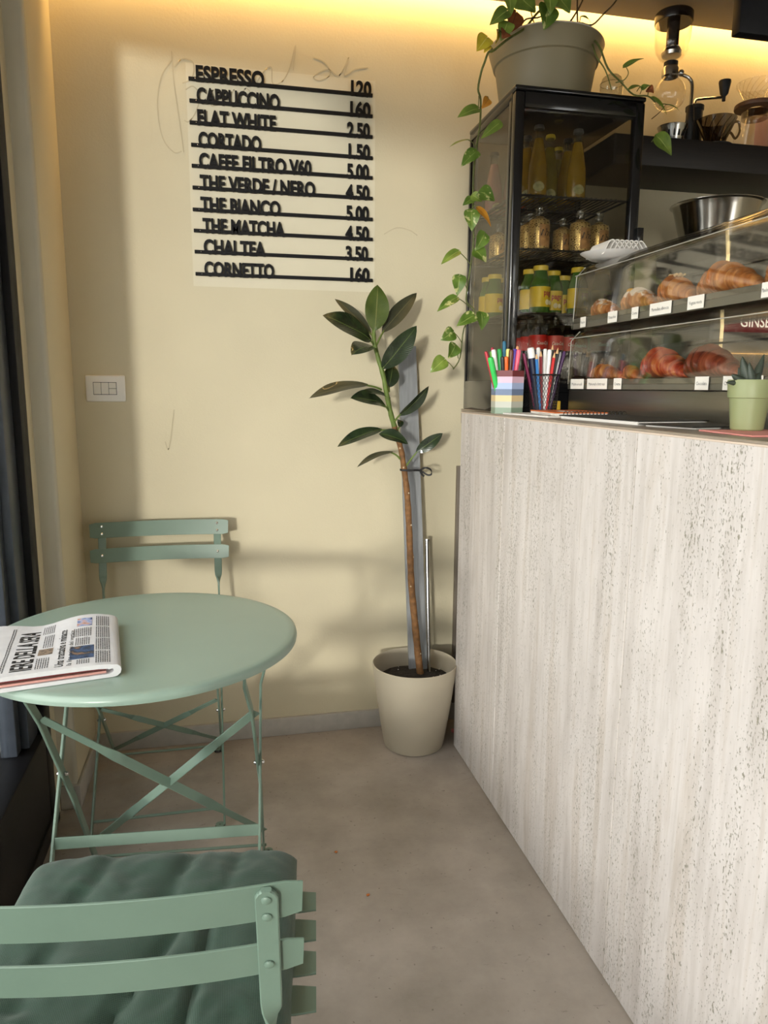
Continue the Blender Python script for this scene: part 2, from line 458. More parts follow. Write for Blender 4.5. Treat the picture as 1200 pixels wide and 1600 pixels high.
M_lf = leaf_mat('rubber_leaf', lin(30, 42, 28), lin(46, 62, 36), lin(84, 100, 54), 0.24)
M_lf2 = leaf_mat('rubber_leaf_young', lin(64, 80, 32), lin(86, 100, 44), lin(124, 124, 74), 0.32)
M_lfb = leaf_mat('rubber_leaf_back', lin(52, 56, 40), lin(70, 70, 50), lin(96, 94, 64), 0.45)
M_po = leaf_mat('pothos_leaf', lin(68, 96, 30), lin(104, 132, 52), lin(140, 156, 80), 0.35, 0.02, lin(206, 204, 140))
M_po2 = leaf_mat('pothos_leaf_plain', lin(84, 108, 40), lin(128, 150, 62), lin(160, 172, 92), 0.38)
M_poy = leaf_mat('pothos_leaf_yellow', lin(182, 160, 32), lin(214, 196, 60), lin(220, 206, 110), 0.45)
M_poo = leaf_mat('pothos_leaf_withered', lin(178, 112, 28), lin(216, 158, 50), lin(150, 96, 40), 0.6)
M_pob = leaf_mat('pothos_leaf_brown', lin(108, 52, 22), lin(150, 82, 36), lin(90, 48, 24), 0.65)

def leaf(bm, base, tip, w, nrm=(0, -1, 0), sag=0.0, fold=0.25, shape='ell', curl=0.0, nu=14, nv=6, side=0.0):
    """leaf blade from base to tip, w wide, facing nrm; with UV (u along, v across)"""
    uvl = bm.loops.layers.uv.verify()
    base, tip = V(base), V(tip); ax = (tip - base); Ln = ax.length; ax.normalize()
    nn = V(nrm); nn = (nn - ax * nn.dot(ax)).normalized(); sd_ = ax.cross(nn)
    G = []
    for i in range(nu + 1):
        t = i / nu
        if shape == 'ell': pw = (math.sin(PI * min(1, t ** 0.92))) ** 0.72 * (1 - 0.12 * t)
        else:
            pw = (math.sin(PI * t ** 0.52)) ** 0.85 if t < 1 else 0
            pw = max(pw, 0.0)
        if i == nu: pw = 0.02
        if i == 0: pw = 0.05
        c = base + ax * (Ln * t) + nn * (sag * math.sin(PI * t)) - nn * (curl * t * t) + sd_ * (side * math.sin(PI * t))
        row = []
        for j in range(nv + 1):
            s = (j / nv - 0.5) * 2
            back = 0.0
            if shape == 'heart': back = -0.10 * Ln * (abs(s) ** 1.5) * max(0, 1 - t * 2.2)
            row.append(bm.verts.new(c + sd_ * (s * w / 2 * pw) + nn * (abs(s) ** 1.4 * fold * w / 2 * pw + 0.02 * w * math.sin(t * 9 + s * 2)) + ax * back))
        G.append(row)
    for i in range(nu):
        for j in range(nv):
            f = bm.faces.new((G[i][j], G[i + 1][j], G[i + 1][j + 1], G[i][j + 1]))
            for l, (a, b_) in zip(f.loops, ((i, j), (i + 1, j), (i + 1, j + 1), (i, j + 1))):
                l[uvl].uv = (a / nu, b_ / nv)

# ================================================================== SETTING
b = new(); box(b, (-0.507, -2.8, -0.12), (3.2, WALL_Y + 0.12, 0)); struct('floor', b, M_floor)
b = new(); box(b, (-6, -8, -0.2), (-0.507, 6, -0.02)); struct('pavement', b, mat('grey_paving', lin(120, 120, 118), 0.8, var=0.1, scale=3))
b = new(); box(b, (-0.62, WALL_Y, 0), (3.2, WALL_Y + 0.12, 2.70)); struct('wall_back', b, M_wall)
b = new(); box(b, (-0.62, -2.8, CEIL_Z), (3.2, COVE_Y0, CEIL_Z + 0.03)); struct('ceiling', b, M_ceil)
b = new(); box(b, (-0.62, COVE_Y0 - 0.3, 2.66), (3.2, WALL_Y + 0.12, 2.70)); box(b, (-0.62, COVE_Y0 - 0.04, CEIL_Z + 0.031), (3.2, COVE_Y0 - 0.02, 2.66)); struct('ceiling_cove', b, M_ceil)
b = new(); box(b, (3.2, -2.8, 0), (3.3, WALL_Y + 0.12, 2.70)); struct('wall_right', b, M_wall)
b = new(); box(b, (-0.62, -2.92, 0), (2.1, -2.8, 2.70)); box(b, (2.1, -2.92, 2.25), (3.3, -2.8, 2.70)); box(b, (3.1, -2.92, 0), (3.3, -2.8, 2.25)); struct('wall_front', b, M_wall)
b = new(); box(b, (2.1, -2.87, 0), (3.1, -2.86, 2.25)); struct('added_daylight_pane', b, G_win)  # opening and pane added out of view to bring daylight behind the bar
# left wall: short return beside the back wall, stepped jamb, header above the glazing with added sun-blocking steps
b = new()
box(b, (-0.62, 2.18, 0), (-0.46, WALL_Y, 2.70), 0.004)
struct('wall_left', b, M_wall)
b = new()
box(b, (-0.62, 2.153, 0), (-0.459, 2.18, 2.60), 0.012, 3)
struct('trim_1', b, M_jamb)
b = new(); box(b, (-0.62, 2.10, 0), (-0.508, 2.153, 2.60)); struct('trim_2', b, M_wall)
b = new()
box(b, (-0.62, 0.35, 2.29), (-0.50, 2.10, 2.47)); box(b, (-0.62, -0.55, 2.18), (-0.50, 0.35, 2.47)); box(b, (-0.62, -2.8, 1.95), (-0.50, -0.55, 2.47))  # lower steps are unseen additions that keep sun off the upper fridge
struct('wall_left_header_sun_block', b, M_wall)
# skirting
b = new(); box(b, (-0.46, 2.483, 0), (0.86, WALL_Y, 0.068), 0.003); struct('baseboard_back', b, M_base)
b = new(); box(b, (-0.46, 2.153, 0), (-0.449, 2.483, 0.075), 0.003); box(b, (-0.507, 2.141, 0), (-0.449, 2.153, 0.075), 0.003)
struct('baseboard_left', b, M_base)
# window: sliding glazed door in the left wall
b = new()
box(b, (-0.60, 2.035, 0), (-0.507, 2.10, 2.29), 0.004)
box(b, (-0.60, -2.8, 0), (-0.507, 2.035, 0.30), 0.006)
box(b, (-0.60, -2.8, 0.0), (-0.500, 2.10, 0.05), 0.004)
struct('window_frame', b, M_black)
b = new()
box(b, (-0.595, 1.945, 0.30), (-0.525, 2.035, 2.29), 0.006)
box(b, (-0.585, 1.905, 0.30), (-0.545, 1.944, 2.29), 0.004)
struct('window_sash', b, M_anthr)
b = new(); box(b, (-0.570, -2.8, 0.30), (-0.562, 1.905, 2.29)); struct('window_1', b, G_win)
# wall pier outside, seen through the glass
b = new(); box(b, (-2.2, 2.16, -0.02), (-0.625, 2.6, 3.0)); struct('wall_outside', b, mat('grey_render', lin(96, 98, 100), 0.8, var=0.1, scale=4))
# narrow boxed trunking on the back wall beside the counter
b = new(); box(b, (0.815, 2.478, 0.07), (0.858, WALL_Y, 0.972), 0.002); struct('trim_3', b, mat('grey_brown_trunking', lin(112, 102, 90), 0.6, var=0.05))

# ================================================================== BAR COUNTER
CX = 0.761; CTOP = 1.176
ctr = thing('bar_counter', 'long bar counter clad in pale vein-cut travertine stone', 'counter', (CX + 0.3, 1.0, 0))
ys = [2.286, 1.908, 1.24, 0.57, -0.10, -0.77]
for i, (y1, y0) in enumerate(zip(ys, ys[1:])):
    b = new(); box(b, (CX, y0 + 0.0012, 0.004), (CX + 0.014, y1 - 0.0012, CTOP - 0.006), 0.0012, 1)
    obj('stone_panel', b, travertine('travertine', 1.7 * i) if i == 0 else travertine('travertine_slab', 3.1 * i + 0.4), ctr)
b = new(); box(b, (CX + 0.003, -0.77, 0.002), (CX + 0.013, 2.284, CTOP - 0.007)); obj('joint_filler', b, mat('cream_grout', lin(222, 212, 190), 0.7, var=0.03), ctr)
b = new(); box(b, (CX + 0.014, -0.77, 0.0), (1.50, 2.284, CTOP - 0.02)); obj('body', b, M_darkcab, ctr)
b = new(); box(b, (CX + 0.0005, -0.77, CTOP - 0.0055), (1.52, 2.284, CTOP), 0.0015, 1); box(b, (0.822, 2.2845, CTOP - 0.05), (1.52, 2.475, CTOP), 0.001, 1)
obj('countertop', b, mat('grey_brown_stone_top', lin(150, 138, 124), 0.35, var=0.08, scale=14), ctr)
b = new(); box(b, (0.87, 2.2845, 0.0), (1.50, 2.475, CTOP - 0.051)); obj('side_cabinet', b, M_darkcab, ctr)
b = new(); box(b, (CX - 0.0012, -0.77, CTOP - 0.0085), (CX + 0.004, 2.287, CTOP - 0.0048), 0.001, 1); obj('edge_trim', b, mat('pale_edge_trim', lin(214, 196, 180), 0.4, var=0.03), ctr)

# ================================================================== MENU ON THE WALL
b = new(); box(b, (-0.080, WALL_Y - 0.0005, 1.565), (0.512, WALL_Y, 2.222))
tag(obj('backing_sheet', b, mat('cream_sheet', lin(216, 208, 184), 0.5, var=0.02, scale=5)), 'pale cream rectangular sheet on the wall behind the black menu strips', 'sheet')
items = [('ESPRESSO', '120', 133, 180, 270, 168, 490, 897, 992), ('CAPPUCCINO', '160', 137, 282, 369, 172, 562, 893, 988), ('FLAT WHITE', '2.50', 138, 385, 466, 175, 545, 878, 985),
         ('CORTADO', '1.50', 145, 488, 567, 180, 475, 885, 985), ('CAFFE FILTRO V60', '5.00', 148, 590, 657, 183, 710, 878, 980), ('THE VERDE / NERO', '4.50', 152, 692, 754, 187, 728, 872, 982),
         ('THE BIANCO', '5.00', 153, 795, 852, 190, 565, 874, 980), ('THE MATCHA', '4.50', 158, 895, 945, 200, 585, 870, 980), ('CHAI TEA', '3.50', 162, 993, 1040, 205, 495, 872, 976),
         ('CORNETTO', '160', 166, 1098, 1138, 208, 535, 893, 982)]
for (nm, pr, xl, yl, yr, t0, t1, p0, p1) in items:
    A = aty(xl / 3 + 250, yl / 3 + 60, WALL_Y - 0.01); B = aty(998 / 3 + 250, yr / 3 + 60, WALL_Y - 0.01)
    z = (A.z + B.z) / 2
    rt_ = thing('menu_strip', f'black wall menu strip whose raised letters read {nm.replace(" / ", " ").lower()}', 'menu sign', ((A.x + B.x) / 2, WALL_Y, z), 'black menu strips on the wall')
    b = new(); box(b, (A.x, WALL_Y - 0.0095, z - 0.0052), (B.x, WALL_Y - 0.0006, z + 0.0052), 0.001, 1); obj('rail', b, M_sign, rt_)
    ym = lambda px_: (yl + (yr - yl) * (px_ - xl) / (998 - xl)) / 3 + 60
    for (s, q0, q1, pn) in ((nm, t0, t1, 'lettering'), (pr, p0, p1, 'price')):
        xa = aty(q0 / 3 + 250, ym(q0), WALL_Y - 0.012).x; xb = aty(q1 / 3 + 250, ym(q1), WALL_Y - 0.012).x
        tb = text_bm(s, 0.0605, 0.0030, 0.0021, width=xb - xa, res=4)
        text_map(tb, (xa, WALL_Y - 0.0066, z - 0.0045), (1, 0, 0), (0, 0, 1)); obj(pn, tb, M_sign, rt_)
    b = new(); sph(b, (A.x + 0.02, WALL_Y - 0.0097, z), 0.0016, 6); obj('screw', b, M_steel, rt_)

# faint handwriting left on the plaster
def scrib(pp):
    P = [aty(x, y, WALL_Y - 0.0008) for x, y in pp]; return smooth_path(P, 5)
scr = thing('pencil_scribble', 'faint cursive handwriting left on the beige wall around the menu', 'scribble', (-0.05, WALL_Y, 2.0))
M_pencil = mat('faint_pencil', lin(192, 181, 153), 0.75, var=0.05)
for pp in ([(268, 80), (272, 130), (282, 200), (287, 238)], [(272, 105), (285, 92), (302, 98), (300, 122), (285, 130)], [(290, 140), (302, 135), (312, 150), (306, 175), (295, 190), (288, 188)],
           [(268, 95), (252, 120), (246, 165), (254, 215), (272, 238), (284, 236)], [(325, 150), (335, 140), (340, 150), (330, 165), (345, 160), (352, 140), (356, 160), (366, 140), (372, 158), (384, 138), (395, 150)],
           [(398, 135), (412, 112), (424, 105), (426, 130), (440, 128), (452, 108), (462, 70), (458, 110)], [(490, 90), (508, 98), (516, 116), (500, 126), (490, 120), (512, 108), (530, 118), (545, 90), (538, 118), (556, 108), (575, 106)],
           [(600, 366), (620, 356), (640, 360), (652, 368)], [(258, 690), (264, 700), (272, 640)]):
    pts = scrib(pp)
    b = new(); bar(b, pts, V((1, 0, 1)), 0.0034, 0.0004); obj('stroke', b, M_pencil, scr)

# light switch
sw = thing('light_switch', 'white three-gang light switch plate on the beige back wall', 'switch', (-0.3635, WALL_Y, 1.197))
b = new(); box(b, (-0.4235, WALL_Y - 0.010, 1.198), (-0.3035, WALL_Y, 1.281), 0.004, 3); obj('plate', b, M_white, sw)
for (x0, x1, z0, z1) in ((-0.399, -0.377, 1.221, 1.258), (-0.376, -0.354, 1.221, 1.258), (-0.353, -0.331, 1.221, 1.239), (-0.353, -0.331, 1.240, 1.258)):
    b = new(); box(b, (x0, WALL_Y - 0.0125, z0), (x1, WALL_Y - 0.008, z1), 0.001, 1); obj('rocker', b, mat('switch_rocker', lin(222, 219, 212), 0.3, var=0.01), sw)
b = new(); box(b, (-0.4005, WALL_Y - 0.0103, 1.2195), (-0.3295, WALL_Y - 0.009, 1.2595)); obj('gap', b, M_anthr, sw)

# ================================================================== BISTRO CHAIR (sitter faces local +y)
def twist_bar(bm, a, b_, ua, um, w, t, n=20):
    a, b_ = V(a), V(b_); ua, um = V(ua), V(um); pts, us, ws = [], [], []
    for i in range(n + 1):
        s = i / n
        k = min(1, max(0, (abs(s - 0.5) - 0.18) / 0.10)); k = k * k * (3 - 2 * k)   # 0 in the middle, 1 at the ends
        pts.append(a.lerp(b_, s)); us.append((um * (1 - k) + ua * k).normalized()); ws.append(w)
    bar(bm, pts, us, ws, t)

def rivet(bm, c, ax, r=0.0055, h=0.004):
    q = V((0, 0, 1)).rotation_difference(V(ax)).to_matrix()
    lathe(bm, [(r, 0), (r * 0.95, h * 0.5), (r * 0.6, h), (0, h * 1.1)], c, 10, q)

def make_chair(label, loc, rot, group):
    t = thing('folding_chair', label, 'chair', (0, 0, 0), group)
    S = 0.455
    for s in (-1, 1):
        X = s * 0.181; XB = s * 0.172
        pts = smooth_path([(X, 0.48, 0.006), (X, 0.36, 0.128), (X, 0.24, 0.250), (X, 0.088, 0.412), (X, 0.058, 0.465), (X, 0.046, 0.535), (X, 0.036, 0.605), (X, 0.026, 0.66), (X, 0.009, 0.74), (X, -0.005, 0.801), (X, -0.0065, 0.807), (X, -0.0075, 0.811)], 4)
        us, ws = [], []
        for p in pts:
            k = min(1, max(0, (p.z - 0.60) / 0.05)); k = k * k * (3 - 2 * k)
            us.append(V((k + 0.001, (1 - k), 0.25 * (1 - k)))); ws.append((0.018 + 0.006 * k) * (1 if p.z < 0.801 else max(0.45, 1 - ((p.z - 0.801) / 0.011) ** 2)))
        b = new(); bar(b, pts, us, ws, 0.006); obj('upright_leg', b, M_gpaint, t)
        b = new(); bar(b, [(XB, 0.025, 0.006), (XB, 0.24, 0.25), (XB, 0.425, 0.448)], V((0, 1, -0.9)), 0.018, 0.006); obj('cross_leg', b, M_gpaint, t)
        for (yy, xx) in ((0.48, X), (0.025, XB)):
            b = new(); q = 0.014
            lathe(b, [(0, 0.0), (0.013, 0.0), (0.0135, 0.006), (0.0125, 0.008), (0, 0.008)], (xx - s * 0.013, yy, 0.0), 16); f = obj('foot', b, M_rubber, t)
            b = new(); lathe(b, [(0.004, 0.0082), (0.0125, 0.0082), (0.0125, 0.011), (0.004, 0.011)], (xx - s * 0.013, yy, 0.0), 16); obj('foot_loop', b, M_gpaint, f)
        b = new(); rivet(b, (X + s * 0.003, 0.24, 0.25), (s, 0, 0), 0.006, 0.006); obj('pivot_bolt', b, M_steel, t); b = new(); rivet(b, (XB - s * 0.003, 0.24, 0.25), (-s, 0, 0), 0.006, 0.006); obj('pivot_bolt', b, M_steel, t)
        b = new(); bar(b, [(s * 0.166, 0.07, S - 0.012), (s * 0.166, 0.455, S - 0.012)], V((0, 0, 1)), 0.018, 0.004); obj('seat_side_rail', b, M_gpaint, t)
    # twisted cross braces between the rear legs
    for s in (-1, 1):
        b = new(); twist_bar(b, (-s * 0.168, 0.025 + 0.215 * 0.30 - s * 0.001, 0.25 * 0.30), (s * 0.168, 0.025 + 0.215 * 1.26 - s * 0.001, 0.25 * 1.26 - 0.006), V((0, 0.65, 0.75)), V((s * 0.2, -0.55, 0.85)), 0.018, 0.003); obj('cross_brace', b, M_gpaint, t)
    b = new(); tube(b, [(-0.172, 0.058, 0.038), (0.172, 0.058, 0.038)], 0.0042, 8); obj('stretcher', b, M_gpaint, t)
    b = new(); tube(b, [(-0.181, 0.445, 0.040), (0.181, 0.445, 0.040)], 0.0042, 8); obj('stretcher', b, M_gpaint, t)
    # seat slats
    for k in range(6):
        y1 = 0.458 - 0.067 * k
        P = [(x, y1 - 0.0255, S - 0.0025 * (abs(x) / 0.215) ** 2) for x in [-0.229 + 0.458 * i / 16 for i in range(17)]]
        b = new(); bar(b, P, V((0, 1, 0)), [0.043 if i in (0, 16) else 0.051 for i in range(17)], 0.0035); obj('seat_slat', b, M_gpaint, t)
    # two curved back rails, bolted in front of the uprights
    for (z0, z1) in ((0.764, 0.814), (0.686, 0.732)):
        zc = (z0 + z1) / 2; yc = 0.026 - (zc - 0.66) * 0.217 + 0.005; up_ = V((0, -0.217, 1)).normalized(); nf = V((0, 1, 0.217)).normalized()
        P = [V((x, yc - 0.020 * (1 - (x / 0.217) ** 2) + 0.006, zc)) for x in [-0.217 + 0.434 * i / 24 for i in range(25)]]
        b = new(); bar(b, P, up_, [z1 - z0 - 0.008 if i in (0, 24) else z1 - z0 for i in range(25)], 0.003); r_ = obj('back_rail', b, M_gpaint, t)
        for s in (-1, 1):
            for dz in ((0.012, -0.012) if z1 > 0.8 else (0.0,)):
                base = V((s * 0.181, yc - 0.020 * (1 - (0.181 / 0.217) ** 2) + 0.006, zc)) + up_ * dz
                b = new(); rivet(b, base + nf * 0.0013, nf, 0.0045, 0.003); obj('rivet', b, M_steel, r_)
                b = new(); rivet(b, base - nf * 0.0085, -nf, 0.0055, 0.0026); obj('rivet', b, M_gpaint, r_)
    t.location = V(loc); t.rotation_euler = (0, 0, rot)
    return t

ch1 = make_chair('green metal folding chair standing against the back wall behind the round table', (-0.212, 2.44, 0), PI, 'green folding bistro chairs')
ch2 = copy_tree(ch1); ch2['label'] = 'near green folding chair with its slatted back in front, carrying a dark green cushion'
ROT2 = math.radians(-7)
ch2.location = (-0.143, 0.668, 0); ch2.rotation_euler = (0, 0, ROT2); ch2.scale = (0.95, 0.95, 0.95)

# seat cushion on the near chair
def cushion():
    bm = new(); nx, ny = 72, 72; W, D = 0.425, 0.44; top, bot = [], []
    rnd = random.Random(3)
    def shape(u, v):
        ex = max(0, 1 - abs(u) ** 9) ** 0.5 * max(0, 1 - abs(v) ** 9) ** 0.5
        h = 0.050 * ex
        x, y = u * W / 2, v * D / 2
        # tucked folds
        for (x0, y0, x1, y1, dd, wd) in ((-0.03, -0.20, 0.05, 0.02, 0.014, 0.011), (0.085, -0.2, 0.095, 0.08, 0.012, 0.008), (-0.12, -0.1, -0.10, 0.10, 0.010, 0.018), (0.02, 0.08, 0.045, 0.20, 0.010, 0.014), (-0.09, 0.13, -0.08, 0.21, 0.008, 0.014), (0.11, 0.10, 0.12, 0.2, 0.007, 0.012)):
            p = V((x, y)); a = V((x0, y0)); c = V((x1, y1)); d = c - a
            tt = min(1, max(0, (p - a).dot(d) / d.dot(d))); dist = (p - (a + d * tt)).length
            h -= dd * math.exp(-(dist / wd) ** 2) * ex
        h += ex * 0.006 * mnoise.noise(V((x * 14, y * 14, 1.0))) + ex * 0.003 * mnoise.noise(V((x * 40, y * 40, 2.0)))
        return x, y, h, ex
    for i in range(nx + 1):
        rt1, rb1 = [], []
        for j in range(ny + 1):
            u = -1 + 2 * i / nx; v = -1 + 2 * j / ny
            u = math.copysign(abs(u) ** 0.75, u); v = math.copysign(abs(v) ** 0.75, v)
            x, y, h, ex = shape(u, v)
            wob = 1 + 0.02 * mnoise.noise(V((x * 9, y * 9, 5)))
            rt1.append(bm.verts.new((x * wob, y * wob, 0.020 + h)))
            rb1.append(rt1[-1] if i in (0, nx) or j in (0, ny) else bm.verts.new((x * wob, y * wob, 0.020 - 0.0175 * ex)))
        top.append(rt1); bot.append(rb1)
    for i in range(nx):
        for j in range(ny):
            bm.faces.new((top[i][j], top[i + 1][j], top[i + 1][j + 1], top[i][j + 1]))
            q = (bot[i][j], bot[i][j + 1], bot[i + 1][j + 1], bot[i + 1][j])
            try: bm.faces.new(q)
            except ValueError: pass
    return bm
def weave():
    m = bpy.data.materials.new('green_woven_fabric'); m.use_nodes = True
    nt = m.node_tree; n = nt.nodes; b_ = n['Principled BSDF']; L = nt.links.new
    tc = n.new('ShaderNodeTexCoord')
    ck = n.new('ShaderNodeTexWave'); ck.inputs['Scale'].default_value = 150; ck.bands_direction = 'X'
    ck2 = n.new('ShaderNodeTexWave'); ck2.inputs['Scale'].default_value = 150; ck2.bands_direction = 'Y'
    L(tc.outputs['Object'], ck.inputs[0]); L(tc.outputs['Object'], ck2.inputs[0])
    ad = n.new('ShaderNodeMath'); ad.operation = 'MULTIPLY'; L(ck.outputs['Fac'], ad.inputs[0]); L(ck2.outputs['Fac'], ad.inputs[1])
    r = n.new('ShaderNodeValToRGB'); r.color_ramp.elements[0].color = lin(30, 58, 44); r.color_ramp.elements[1].color = lin(54, 86, 70)
    L(ad.outputs[0], r.inputs[0]); L(r.outputs[0], b_.inputs['Base Color'])
    bp = n.new('ShaderNodeBump'); bp.inputs['Strength'].default_value = 0.35; bp.inputs['Distance'].default_value = 0.0015
    L(ad.outputs[0], bp.inputs['Height']); L(bp.outputs[0], b_.inputs['Normal'])
    b_.inputs['Roughness'].default_value = 0.85; b_.inputs['Sheen Weight'].default_value = 0.2
    return m
cb = cushion()
Mz = Matrix.Translation((-0.143, 0.668, 0.436)) @ Matrix.Rotation(ROT2, 4, 'Z') @ Matrix.Translation((-0.026, 0.262, 0))
for v in cb.verts: v.co = Mz @ v.co
cu = tag(obj('seat_cushion', cb, weave(), sharp=60), 'dark green padded fabric cushion lying on the near folding chair', 'cushion')

# ================================================================== TABLE
TX, TY, TR, TZ = -0.186, 1.612, 0.336, 0.71
tb = thing('bistro_table', 'round sage green metal bistro table with folding crossed legs', 'table', (TX, TY, 0))
b = new()
lathe(b, [(0, TZ - 0.004), (0.25, TZ - 0.004), (TR - 0.006, TZ - 0.005), (TR - 0.005, TZ - 0.018), (TR - 0.0015, TZ - 0.018), (TR, TZ - 0.011), (TR - 0.002, TZ - 0.004), (TR - 0.008, TZ - 0.0008), (TR - 0.02, TZ), (0, TZ)], (TX, TY, 0), 96)
obj('table_top', b, M_gtable, tb, sharp=50)
LX0, LX1 = -0.380, 0.050
TR5 = Matrix.Translation((-0.165, 1.605, 0)) @ Matrix.Rotation(math.radians(-5), 4, 'Z') @ Matrix.Translation((0.165, -1.605, 0))
def tobj(name, bm, m, parent):
    for v in bm.verts: v.co = TR5 @ v.co
    return obj(name, bm, m, parent)
yb, zb = 1.605, 0.392            # crossing bolt
def Cp(z, x): return V((x, yb - 0.58 * (z - zb), z))
def Dp(z, x): return V((x, yb + 0.58 * (z - zb), z))
for X, s in ((LX0, -1), (LX1, 1)):
    xo = X + s * 0.006
    foot = 0.004
    b = new(); bar(b, [Cp(0.0065, X + foot), Cp(0.30, X + 0.008), Cp(0.565, X), Cp(0.61, X - 0.006), V((X - 0.010, Cp(0.645, 0).y - 0.002, 0.645)), V((X - 0.008, Cp(0.67, 0).y, 0.692))], V((0, 1, 0.6)), 0.022, 0.006); tobj('leg', b, M_gpaint, tb)
    b = new(); bar(b, [Dp(0.0, xo + foot * 0.3), Dp(0.30, xo + 0.004), Dp(0.545, xo + 0.006), Dp(0.585, xo + 0.018), V((xo + 0.022, Dp(0.62, 0).y, 0.622)), V((xo + 0.022, Dp(0.64, 0).y, 0.690))], V((0, 1, -0.6)), 0.016, 0.006); tobj('leg', b, M_gpaint, tb)
    b = new(); p = Cp(zb, X + 0.006); rivet(b, p + V((s * 0.008, 0, 0)), (s, 0, 0), 0.006, 0.006); rivet(b, p - V((s * 0.004, 0, 0)), (-s, 0, 0), 0.006, 0.006); tobj('pivot_bolt', b, M_steel, tb)
    for q in (V((X - 0.008, Cp(0.66, 0).y, 0.668)), V((xo + 0.022, Dp(0.64, 0).y, 0.650))):
        b = new(); tube(b, [q - V((0.011, 0, 0)), q - V((0.008, 0, 0)), q + V((0.008, 0, 0)), q + V((0.011, 0, 0))], [0.0035, 0.0055, 0.0055, 0.0035], 10); tobj('pivot_bolt', b, M_steel, tb)
    b = new(); bar(b, [(X + 0.004, Cp(0.66, 0).y - 0.03, 0.690), (X + 0.004, Dp(0.64, 0).y + 0.03, 0.690)], V((1, 0, 0)), 0.030, 0.0045)
    bar(b, [(xo + 0.015, Dp(0.64, 0).y, 0.692), (xo + 0.015, Dp(0.64, 0).y, 0.622)], V((0, 1, 0)), 0.022, 0.004); tobj('bracket', b, M_gpaint, tb)
    for q, ff in ((Cp(0, X + foot), 1), (Dp(0, xo + foot * 0.3), -1)):
        b = new(); lathe(b, [(0, 0), (0.011, 0), (0.0115, 0.007), (0, 0.008)], (q.x + s * 0.012, q.y, 0), 14); f_ = tobj('foot', b, M_rubber, tb)
        b = new(); lathe(b, [(0.004, 0.0082), (0.0115, 0.0082), (0.0115, 0.011), (0.004, 0.011)], (q.x + s * 0.012, q.y, 0), 14); tobj('foot_loop', b, M_gpaint, f_)
ud = V((0, 0.25, 0.9))
for (za, zc, off) in ((0.575, 0.115, -0.0035), (0.10, 0.560, 0.0035)):
    b = new(); twist_bar(b, Cp(za, LX0 + 0.006) + V((0, off, 0)), Cp(zc, LX1 + 0.008) + V((0, off, 0)), V((0, -0.5, 0.85)), V((0, 0.55, 0.85)), 0.022, 0.003, 28); tobj('cross_brace', b, M_gpaint, tb)
b = new(); rivet(b, Cp(0.338, (LX0 + LX1) / 2) + V((0, -0.006, 0)), (0, -1, 0.3), 0.004, 0.003); tobj('brace_rivet', b, M_steel, tb)
b = new(); bar(b, [Dp(0.268, LX0 - 0.002), Dp(0.268, LX1 + 0.006)], V((0, 0.15, 1)), 0.026, 0.004); tobj('stretcher', b, M_gpaint, tb)
b = new(); tube(b, [Cp(0.045, LX0 + 0.012), Cp(0.045, LX1 + 0.012)], 0.004, 8); tobj('rear_stretcher', b, M_gpaint, tb)

# ================================================================== NEWSPAPER
P0 = V((-0.204, 1.372, TZ)); UU = V((-0.979, -0.200, 0)).normalized(); VV = V((-0.150, 0.989, 0)).normalized()
VL, UL = 0.312, 0.34
def top_h(u, v):
    h = 0.0275 - 0.004 * math.exp(-((u - 0.0) / 0.02) ** 2)
    h += 0.006 * math.exp(-((u - 0.06) / 0.05) ** 2) * (v / VL) - 0.010 * math.exp(-((u - 0.155) / 0.045) ** 2) * (v / VL) ** 1.5 + 0.004 * (u / UL)
    h += 0.0012 * math.sin(v * 60 + u * 20) * 0.5
    return h
def npt(u, v, h): return P0 + UU * u + VV * v + V((0, 0, h))
nw = thing('newspaper', 'folded newspaper lying over the table edge with masthead sideways', 'newspaper', P0)
def sweep_section(sec_fn, m, name, nv=16, th=None):
    bm = new(); rows = []
    for j in range(nv + 1):
        v = VL * j / nv
        rows.append([bm.verts.new(npt(*q)) for q in sec_fn(v)])
    for A, B in zip(rows, rows[1:]):
        for k in range(len(A)):
            k2 = (k + 1) % len(A); bm.faces.new((A[k], A[k2], B[k2], B[k]))
    bm.faces.new(rows[0]); bm.faces.new(list(reversed(rows[-1])))
    return obj(name, bm, m, nw, sharp=50)
def outer(v):
    us = [UL * (1 - i / 18) ** 1.0 for i in range(19)]; out = []
    us = [u for u in us if u > 0.012] + [0.012]
    for u in us: out.append((u, v, top_h(u, v)))
    for a in (60, 30, 0, -30, -60):
        r = 0.0125; out.append((0.012 - 0.015 * math.cos(math.radians(a)), v, 0.0135 + 0.0128 * math.sin(math.radians(a))))
    out.append((0.012, v, 0.0008)); out.append((UL, v, 0.0008)); out.append((UL, v, 0.0085)); out.append((0.02, v, 0.0075))
    for a in (-50, 0, 50): out.append((0.016 - 0.006 * math.cos(math.radians(a)), v, 0.0135 + 0.005 * math.sin(math.radians(a))))
    for u in reversed(us): out.append((max(u, 0.02), v, top_h(u, v) - 0.0085))
    return out
sweep_section(outer, M_news, 'outer_pages')
def inner(lo, hi, vin):
    def f(v):
        v2 = vin + (VL - 0.004 - vin) * v / VL
        A = [(UL * (1 - i / 12) + 0.024, v2, max(hi * 0.001, 0.0) + lo(UL * (1 - i / 12) + 0.024, v2) + hi) for i in range(13)]
        B = [(q[0], v2, lo(q[0], v2)) for q in reversed(A)]
        return A + B
    return f
sweep_section(inner(lambda u, v: 0.0095, 0.004, 0.003), M_pinkp, 'pink_pages')
sweep_section(inner(lambda u, v: top_h(u, v) - 0.0128, 0.0036, 0.006), M_wine, 'wine_pages')
